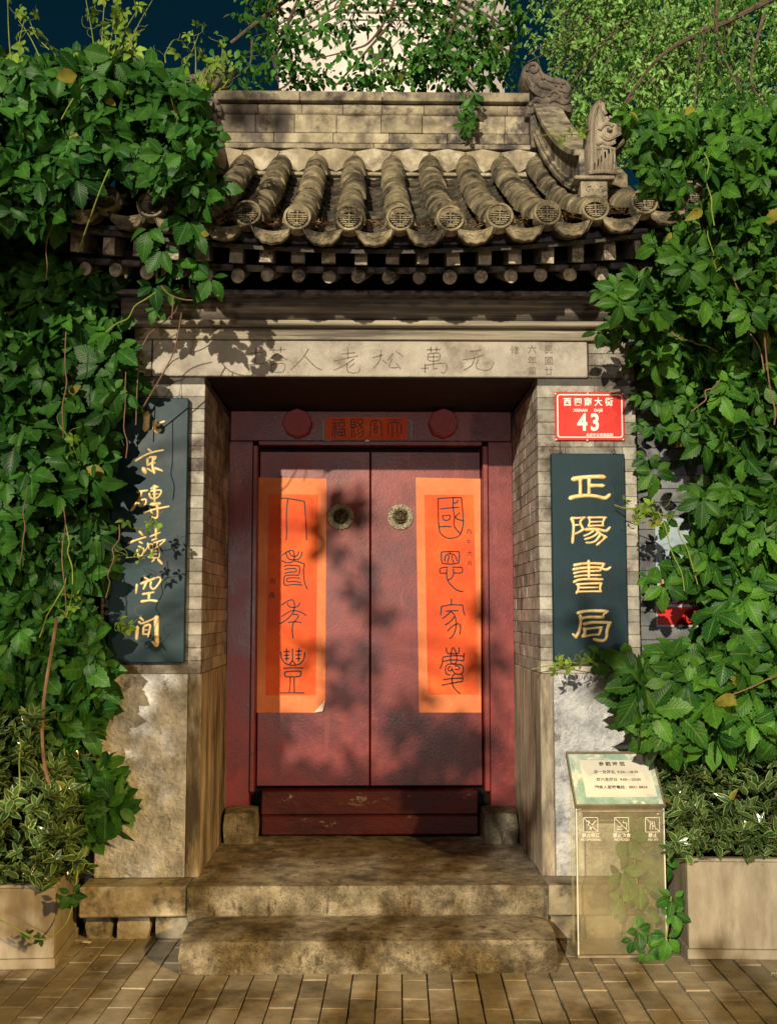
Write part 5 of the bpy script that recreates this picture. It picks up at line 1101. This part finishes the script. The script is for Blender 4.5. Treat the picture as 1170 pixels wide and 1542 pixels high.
# right creeper
rv = thing('creeper', 'dense green creeper covering the wall right of the gateway above the hedge', 'creeper', (1.8,-.2,0), 'creepers on the wall')
pA = [(1010,270),(960,240),(955,215),(1000,180),(1060,165),(1120,150),(1180,165),(1290,170),(1290,470),(940,470),(915,445),(950,415),(1000,400),(985,360),(960,330),(1020,300)]
pA2 = [(940,165),(985,150),(1010,200),(1000,290),(965,285),(975,240),(950,225),(960,200)]
pB = [(960,470),(1290,470),(1290,780),(1090,760),(1080,700),(1095,670),(1045,670),(1010,640),(1000,600),(985,560),(965,540),(965,510)]
pC = [(1060,710),(1080,730),(1290,760),(1290,1010),(1000,1010),(1010,970),(1060,950),(1060,890),(1015,860),(1030,825),(1080,800),(1040,770),(1035,740)]
pD = [(945,1000),(1000,985),(1290,985),(1290,1110),(1020,1110),(985,1085),(955,1085),(955,1055),(945,1030)]
hiR = build_vine(rv, [(pA2,-.70,-.5,26,20,.35,.65),(pA,-.74,-.20,180,480,.38,.82),(pB,-.38,.02,160,420,.42,.95),(pC,-.38,.04,125,280,.45,1.0),(pD,-.56,-.22,85,170,.6,1.25)], M['leaf_r'], 5)
rr = random.Random(18)
for (px,py,Y,s_) in [(905,440,-.35,.55),(925,435,-.35,.7),(900,500,-.3,.6),(930,490,-.33,.75),(945,430,-.4,.7),(962,592,-.12,.42),(985,600,-.2,.6),(985,640,-.2,.6),(960,638,-.10,.36),(985,710,-.2,.8),(1000,780,-.3,.6),(975,690,-.1,.6),(990,850,-.2,.85),(975,870,-.15,.5),(905,985,-.25,.6),(925,1000,-.3,.9),(950,1050,-.4,1.1),(1000,880,-.3,.8),(965,1010,-.35,1.0),(890,985,-.2,.4)]:
    inst('leaf', rr.choice(hiR), rv, P(px,py,Y), (rr.uniform(-.4,.3),rr.gauss(0,.4),rr.gauss(0,.4)), (s_,)*3)
stems(rv, [wander(P(1003,380,-.6),P(1035,470,-.5),5,.015,rr),wander(P(1010,500,-.48),P(1080,530,-.48),5,.015,rr),wander(P(1100,400,-.6),P(1150,560,-.5),5,.02,rr),wander(P(1085,570,-.5),P(1040,620,-.48),5,.015,rr),[P(1170,1015,-.65),P(1130,1035,-.62),P(1090,1050,-.6)],wander(P(1150,500,-.5),P(1165,640,-.5),5,.02,rr)], M['vinewood'], .0032)
stems(rv, [wander(P(925,760,-.1),P(990,775,-.25),4,.01,rr),wander(P(990,770,-.3),P(1030,890,-.35),5,.01,rr),wander(P(1020,790,-.35),P(1050,880,-.35),5,.01,rr),wander(P(1060,230,-.78),P(1075,340,-.75),5,.01,rr),wander(P(1065,340,-.7),P(1080,430,-.6),5,.01,rr),wander(P(800,1008,-.06),P(850,998,-.1),4,.006,rr)+[P(915,1000,-.2)],wander(P(812,205,.0),P(885,205,-.35),5,.01,rr)+[P(960,185,-.4)]], M['vinegreen'], .0026)
for px, py, tx, ty, n in [(1000,775,925,762,6),(985,780,960,790,4),(885,1000,868,985,4),(860,1000,835,1002,3),(830,205,855,215,3),(890,195,840,205,5),(1085,120,1060,90,4),(960,255,985,230,3)]:
    Y = -.3 if py > 300 else -.38
    a, b_ = P(px,py,Y), P(tx,ty,Y if px < 1050 else -.7); mid = tuple((a[i]+b_[i])/2+rr.uniform(-.015,.015) for i in range(3)); shoot(rv, [a,mid,b_], n, rr, .3, .8, .0018)
# shoot behind and beside the notice stand
spg = thing('creeper_sprig', 'young creeper shoots growing from the paving behind the clear panel', 'creeper', P(955,1440,-.2))
m = MB(); m.tube([Vector(p) for p in smooth_line([P(955,1440,-.2),P(965,1380,-.22),P(955,1300,-.22),P(962,1240,-.22)],5)], .003, 5); m.build('stem', M['vinegreen'], spg)
for (px,py,Y,s_) in [(945,1262,-.24,.75),(985,1270,-.24,.6),(935,1310,-.24,.8),(965,1330,-.22,.8),(990,1320,-.22,.55),(935,1350,-.24,.7),(970,1375,-.24,.6),(955,1235,-.24,.6),(1000,1300,-.2,.6),(960,1290,-.2,.7)]:
    inst('leaf', rr.choice(hiR), spg, P(px,py,Y), (rr.uniform(-.3,.3),rr.gauss(0,.5),rr.gauss(0,.3)), (s_,)*3)
sp2 = thing('creeper_sprig', 'small low creeper sprig with dark leaves at the foot of the clear panel', 'creeper', P(975,1440,-.37))
m = MB(); m.tube([Vector(p) for p in smooth_line([P(985,1442,-.37),P(975,1425,-.38),P(965,1410,-.38)],5)], .003, 5); m.tube([Vector(p) for p in smooth_line([P(985,1442,-.37),P(1000,1425,-.38),P(1010,1350,-.38)],5)], .003, 5); m.build('stem', M['vinegreen'], sp2)
for (px,py,s_) in [(960,1400,.55),(975,1408,.5),(1003,1412,.6),(972,1435,.45),(1012,1352,.6),(1015,1375,.5),(952,1415,.4),(990,1425,.4)]:
    inst('leaf', rr.choice(hiL), sp2, P(px,py,-.39), (rr.uniform(-.5,.1),rr.gauss(0,.6),rr.gauss(0,.3)), (s_,)*3)

# hedges in the planters: small glossy leaves in rosettes
def hedge(label, x0, x1, y0, y1, z0, topf, seed):
    rr = random.Random(seed); t = thing('hedge_shrub', label, 'shrub', ((x0+x1)/2,(y0+y1)/2,z0), 'variegated hedge shrubs in the planters')
    def ros(sd, seg, acr):
        r2 = random.Random(sd); m = MB(); uvs = []
        for k in range(7):
            a = R(k*137.5+r2.uniform(-15,15)); el = r2.uniform(.2,1.0); d = Vector((math.cos(a)*math.cos(el), math.sin(a)*math.cos(el)-.25, math.sin(el))); n_ = Vector((-math.cos(a)*math.sin(el), -math.sin(a)*math.sin(el), math.cos(el)))
            leaflet(m, uvs, Vector((0,0,.006*k)), d, n_, r2.uniform(.055,.080), r2.uniform(.024,.034), seg, .15, .25, 0, r2, acr)
        m.uv = uvs; return m.mesh('leaf_rosette', M['leaf_hedge'], smooth=True, fix=False)
    hi = [ros(seed*7+k, 6, 2) for k in range(5)]; lo = [ros(seed*7+50+k, 4, 1) for k in range(4)]
    m = MB(); uvs = []; pts = []
    for k in range(290*3):
        x, y = rr.uniform(x0,x1), rr.uniform(y0,y1); z = rr.uniform(z0, topf(x))
        pts.append((x,y,z))
    pts.sort(key=lambda p: p[1]-.25*(p[2]-z0)); 
    for i, p in enumerate(pts):
        r_ = (rr.uniform(-.2,.9), rr.gauss(0,.5), rr.uniform(0,6.28)); s_ = rr.uniform(.7,1.15)
        if i < 285: inst('leaf_rosette', rr.choice(hi), t, p, r_, (s_,)*3)
        else: append_mesh(m, uvs, rr.choice(lo), p, r_, s_)
    m.uv = uvs; me = m.mesh('leaf_rosette', M['leaf_hedge'], smooth=True, center=tuple(WL[t.name]), fix=False); o = inst('leaf_rosette', me, t, WL[t.name]); o['kind'] = 'stuff'
    for k in range(14):
        x, y = rr.uniform(x0,x1), rr.uniform(y0+.08,y1); mm = MB(); mm.tube([Vector(q) for q in smooth_line([(x,y,z0-.04),(x+rr.uniform(-.03,.03),y,z0+.1),(x+rr.uniform(-.06,.06),y+rr.uniform(-.04,.04),topf(x)-.05)],3)], .004, 5); mm.build('stem', M['bark'], t)
m = MB()
for (px,py) in ((450,1327),(538,1315),(612,1332),(700,1300),(505,1300),(480,1240)):
    q = Vector(G_(px,py,.2535)); a = rr.uniform(0,3); d = Vector((math.cos(a),math.sin(a),0))*.014; e_ = Vector((-math.sin(a),math.cos(a),.3))*.006
    m.add([q-d,q+e_,q+d,q-e_+Vector((0,0,.003))], [(0,1,2,3)])
for (px,py) in ((145,1458),(150,1415),(415,1500),(700,1480),(900,1450),(140,1440),(960,1460),(620,1510),(310,1490)):
    q = Vector(G_(px,py,.003)); a = rr.uniform(0,3); d = Vector((math.cos(a),math.sin(a),0))*.014; e_ = Vector((-math.sin(a),math.cos(a),.3))*.006
    m.add([q-d,q+e_,q+d,q-e_+Vector((0,0,.003))], [(0,1,2,3)])
tag(m.build('fallen_leaves', M['straw']), 'few small dry leaf bits fallen on the steps and paving', 'leaf litter', kind='stuff')
m = MB(); q = Vector(G_(131,1420,.006)); m.add([q+Vector(v) for v in ((-.022,-.004,0),(-.01,-.012,.004),(.016,-.008,.002),(.024,.004,.005),(.004,.010,.002),(-.016,.006,.006))], [(0,1,2,3,4,5)])
tag(m.build('paper_scrap', M['white']), 'small white paper scrap on the paving beside the left planter', 'paper scrap')
hedge('variegated glossy hedge in the right planter below the creeper', 1.27, 2.2, -.42, .02, plh-.01, lambda x: .88 if x > 1.42 else .88-(1.42-x)*1.2, 1)
hedge('dark variegated hedge in the left planter under the creeper', -2.2, -1.22, -.50, -.08, plh2-.03, lambda x: 1.0 if x < -1.35 else .8, 2)

# trees
def tree(label, root_p, limbs, clusters, leafm, seed, lsize, per, obj_leaves, lname='leaf', W=.45, droop=.2, spread=.12):
    rr = random.Random(seed); t = thing('tree', label, 'tree', root_p)
    m = MB(); pts = smooth_line([root_p]+limbs[0],4); m.tube([Vector(p) for p in pts], [.13-.09*i/len(pts) for i in range(len(pts))], 8); m.build('trunk', M['bark'], t, smooth=True)
    for l, r in limbs[1:]:
        m = MB(); pts = smooth_line(l,5); m.tube([Vector(p) for p in pts], [r*(1-.75*i/len(pts)) for i in range(len(pts))], 6); m.build('branch', M['bark'], t, smooth=True)
    def lm(sd, seg, acr, cnt=1):
        r2 = random.Random(sd); m = MB(); uvs = []
        for c in range(cnt):
            a = r2.uniform(-.9,.9) if cnt > 1 else 0; z_ = -c*.022*lsize/.05 if cnt > 1 else 0
            leaflet(m, uvs, Vector((0,0,z_)), Vector((math.sin(a)*(1 if c%2 else -1), r2.uniform(-.3,.3), -math.cos(a)*.7)), Vector((r2.uniform(-.4,.4),-1,r2.uniform(-.2,.6))), lsize*r2.uniform(.8,1.2), lsize*W, seg, droop, .15, 0, r2, acr)
        m.uv = uvs; return m.mesh(lname, leafm, smooth=True, fix=False)
    hi = [lm(seed+k,6,1) for k in range(5)]; cl = [lm(seed+40+k,3,1,per) for k in range(5)]
    m = MB(); uvs = []; tw = MB(); cnt = 0; allp = []
    for (c, rad, n) in clusters:
        c = Vector(c)
        for k in range(n):
            p = c+Vector((rr.gauss(0,rad[0]), rr.gauss(0,rad[1]), rr.gauss(0,rad[2])))
            allp.append(p)
        for k in range(max(2,n//14)):
            q = c+Vector((rr.gauss(0,rad[0]), rr.gauss(0,rad[1]), rr.gauss(0,rad[2]))); tw.tube([c+Vector((0,0,rad[2])), (c+q)/2+Vector((0,0,rad[2]*.5)), q], [.004,.003,.0015], 4)
    tw.build('twig', M['bark'], t)['kind'] = 'stuff'
    allp.sort(key=lambda p: p.y)
    for p in allp:
        r_ = (rr.uniform(-.8,.6), rr.gauss(0,.8), rr.uniform(-1.2,1.2)); s_ = rr.uniform(.6,1.25)
        if cnt < obj_leaves: inst(lname, rr.choice(hi), t, p, r_, (s_,)*3); cnt += 1
        else: append_mesh(m, uvs, rr.choice(cl), p, r_, s_)
    m.uv = uvs; me = m.mesh(lname, leafm, smooth=True, center=tuple(WL[t.name]), fix=False); o = inst(lname, me, t, WL[t.name]); o['kind'] = 'stuff'
    return t
# overhanging tree: trunk behind the wall at right, limb arching over the ridge
Yt = 1.7
def T(px,py,Y=Yt): return P(px,py,Y)
cls = []
rr = random.Random(77)
for (px,py,n,rx,rz_) in [(400,25,34,.10,.08),(430,60,30,.10,.07),(395,95,20,.09,.05),(450,100,26,.08,.06),(350,110,18,.09,.04),(480,20,22,.10,.07),(540,15,26,.12,.05),(600,20,26,.12,.05),(575,100,34,.10,.05),(620,110,34,.10,.04),(660,100,40,.10,.05),(680,60,40,.10,.06),(640,60,26,.09,.05),(660,15,30,.10,.05),(715,30,34,.10,.06),(725,90,34,.08,.06),(700,125,24,.08,.03),(755,60,24,.06,.06),(770,20,16,.05,.05),(540,120,16,.08,.03),(510,70,12,.08,.05),(470,130,10,.05,.02),(750,100,16,.04,.03),(560,-60,40,.3,.08),(700,-60,40,.25,.08),(420,-50,40,.2,.08)]:
    cls.append((T(px,py,Yt+rr.uniform(-.25,.3)), (rx*1.15,.18,rz_*1.1), int(n*2.6)))
tree('overhanging leafy tree branches hanging in front of the pale pagoda above the ridge', (5.0,3.4,0), [[(5.0,3.3,2.5),(4.8,3.0,4.5),(4.2,2.6,6.0),(1.6,1.9,6.4)],
     ([(1.6,1.9,6.4),(.9,1.8,6.1),(.2,1.7,5.8),(-.4,1.7,5.5),(-.9,1.7,5.1)],.035),([T(720,-60),T(690,10),T(672,70),T(660,120)],.018),([T(640,-40),T(600,20),T(545,85),T(500,135)],.014),([T(600,-40),T(590,10),T(560,60),T(530,75),T(470,90)],.012),([T(470,-40),T(440,20),T(420,75),T(385,110)],.014),([T(445,100),T(435,125),T(410,140)],.010),([T(380,60),T(375,100),T(340,125)],.008),([T(760,-30),T(740,30),T(735,80)],.012)],
     cls, M['leaf_round'], 501, .052, 2, 295, W=.62)
# a few leaves of it hang in front of the ridge
dv = thing('hanging_creeper_sprig', 'short leafy strand hanging over the ridge right of its middle', 'creeper', P(705,205,.80))
m = MB(); m.tube([Vector(p) for p in smooth_line([P(706,138,.86),P(700,160,.83),P(708,185,.83),P(706,207,.83)],4)], .003, 5); m.build('stem', M['vinewood'], dv)
hs = [compound_mesh(700+k, 3, .5, 6, 1, mats=M['leaf_round']) for k in range(4)]
for k in range(17): inst('leaf', rr.choice(hs), dv, P(705+rr.gauss(0,5),rr.uniform(140,198),rr.uniform(.78,.83)), (rr.uniform(-.6,.4),rr.gauss(0,.9),rr.gauss(0,.6)), (rr.uniform(.6,1),)*3)
# bright locust behind, upper right
cls = []
for k in range(430):
    px, py = rr.uniform(820,1260), rr.uniform(-80,225)
    if px < 860 and py > 90: continue
    if px < 850 and py > 30 and rr.random() < .6: continue
    if px > 1040 and rr.random() < .25: continue
    cls.append((P(px,py,rr.uniform(2.6,4.2)), (.12,.14,.09), 40))
lb_ = [([P(1170,-60,3.0),P(1040,60,3.0),P(960,140,2.9),P(900,190,2.9)],.03)]
for k in range(12):
    a = (rr.uniform(900,1180), rr.uniform(-60,60)); lb_.append(([P(a[0],a[1],3.0),P(a[0]-rr.uniform(20,60),a[1]+rr.uniform(30,60),2.7),P(a[0]-rr.uniform(60,130),a[1]+rr.uniform(60,130),2.6)],.010))
tree('pale green feathery tree lit bright behind the roof at upper right', (4.3,4.6,0), [[(4.3,4.5,2.5),(4.2,4.3,4.0),(4.0,4.2,6.0)]]+lb_, cls, M['leaf_locust'], 601, .040, 3, 290, W=.50)
# drooping dark sprays at the upper right edge, nearer than the pale tree
cls = []
for k in range(20):
    px, py = rr.uniform(1060,1230), rr.uniform(-40,190)
    cls.append((P(px,py,rr.uniform(1.0,1.8)), (.06,.10,.10), 24))
tree('dark drooping tree spray at the upper right edge above the creeper', (4.0,1.6,0), [[(4.0,1.5,2.5),(3.8,1.4,4.4),(3.2,1.3,5.6)],([(3.2,1.3,5.6),P(1120,20,1.4),P(1000,80,1.3),P(930,170,1.2)],.022),([P(1080,0,1.4),P(1080,60,1.3),P(1110,130,1.2)],.014),([P(1150,20,1.4),P(1130,120,1.2),P(1170,180,1.2)],.012),([P(1060,40,1.3),P(1050,110,1.2),P(1045,170,1.1)],.010)],
     cls, M['leaf_round'], 651, .045, 3, 280, W=.34)

# the street tree across the pavement, whose leaves dapple the gateway
rr = random.Random(311)
st_t = thing('street_tree', 'leafy street tree on the near side of the pavement opposite the red door', 'tree', (-4.6,-8.6,0))
ml = MB(); uvs = []
sh = [compound_mesh(820+k, 5, 1.15, 4, 1, mats=M['leaf']) for k in range(4)]
for (px,py,Y,t,rx,rz_,n) in [(490,1220,.94,7.2,.17,.045,120),(640,1228,.94,7.6,.22,.05,120),(530,790,.94,7.0,.035,.12,9),(528,1000,.94,7.0,.03,.10,7),(450,1130,.94,6.6,.12,.03,7),(660,1120,.94,7.9,.12,.06,14),(345,1285,.5,6.8,.08,.05,14),(380,1400,-.4,6.4,.15,.03,8),(640,1395,-.4,6.7,.25,.03,10),(600,1540,-.8,6.3,.6,.03,24),(1000,1520,-.6,6.3,.4,.03,16),(60,1400,-.48,6.0,.2,.10,24),(890,960,0,7.2,.06,.06,4),(250,1290,0,6.9,.15,.04,12),(360,150,.9,8,.1,.03,3),(760,1050,.94,7.7,.03,.15,5)]:
    c = Vector(P(px,py,Y))-Vector((SUN_AZ[0],SUN_AZ[1],-SUN_DROP))*t
    for k in range(n):
        append_mesh(ml, uvs, rr.choice(sh), c+Vector((rr.gauss(0,rx),rr.gauss(0,.3),rr.gauss(0,rz_))), (rr.uniform(-.8,.5),rr.gauss(0,.7),rr.gauss(0,.7)), rr.uniform(.6,1.1))
    m = MB(); m.tube([Vector(q) for q in smooth_line([(-4.5,-8.5,3.2),tuple(c*.5+Vector((-4.5,-8.5,4.6))*.5),tuple(c)],4)], [.02*(1-.08*i) for i in range(9)], 5); m.build('branch', M['bark'], st_t)
ml.uv = uvs; me = ml.mesh('leaf', M['leaf'], smooth=True, center=tuple(WL[st_t.name]), fix=False); o = inst('leaf', me, st_t, WL[st_t.name]); o['kind'] = 'stuff'
m = MB(); m.tube([(-4.6,-8.6,0),(-4.58,-8.55,1.5),(-4.5,-8.5,3.2),(-4.3,-8.4,5.5)], [.16,.12,.10,.05], 10); m.build('trunk', M['bark'], st_t, smooth=True)
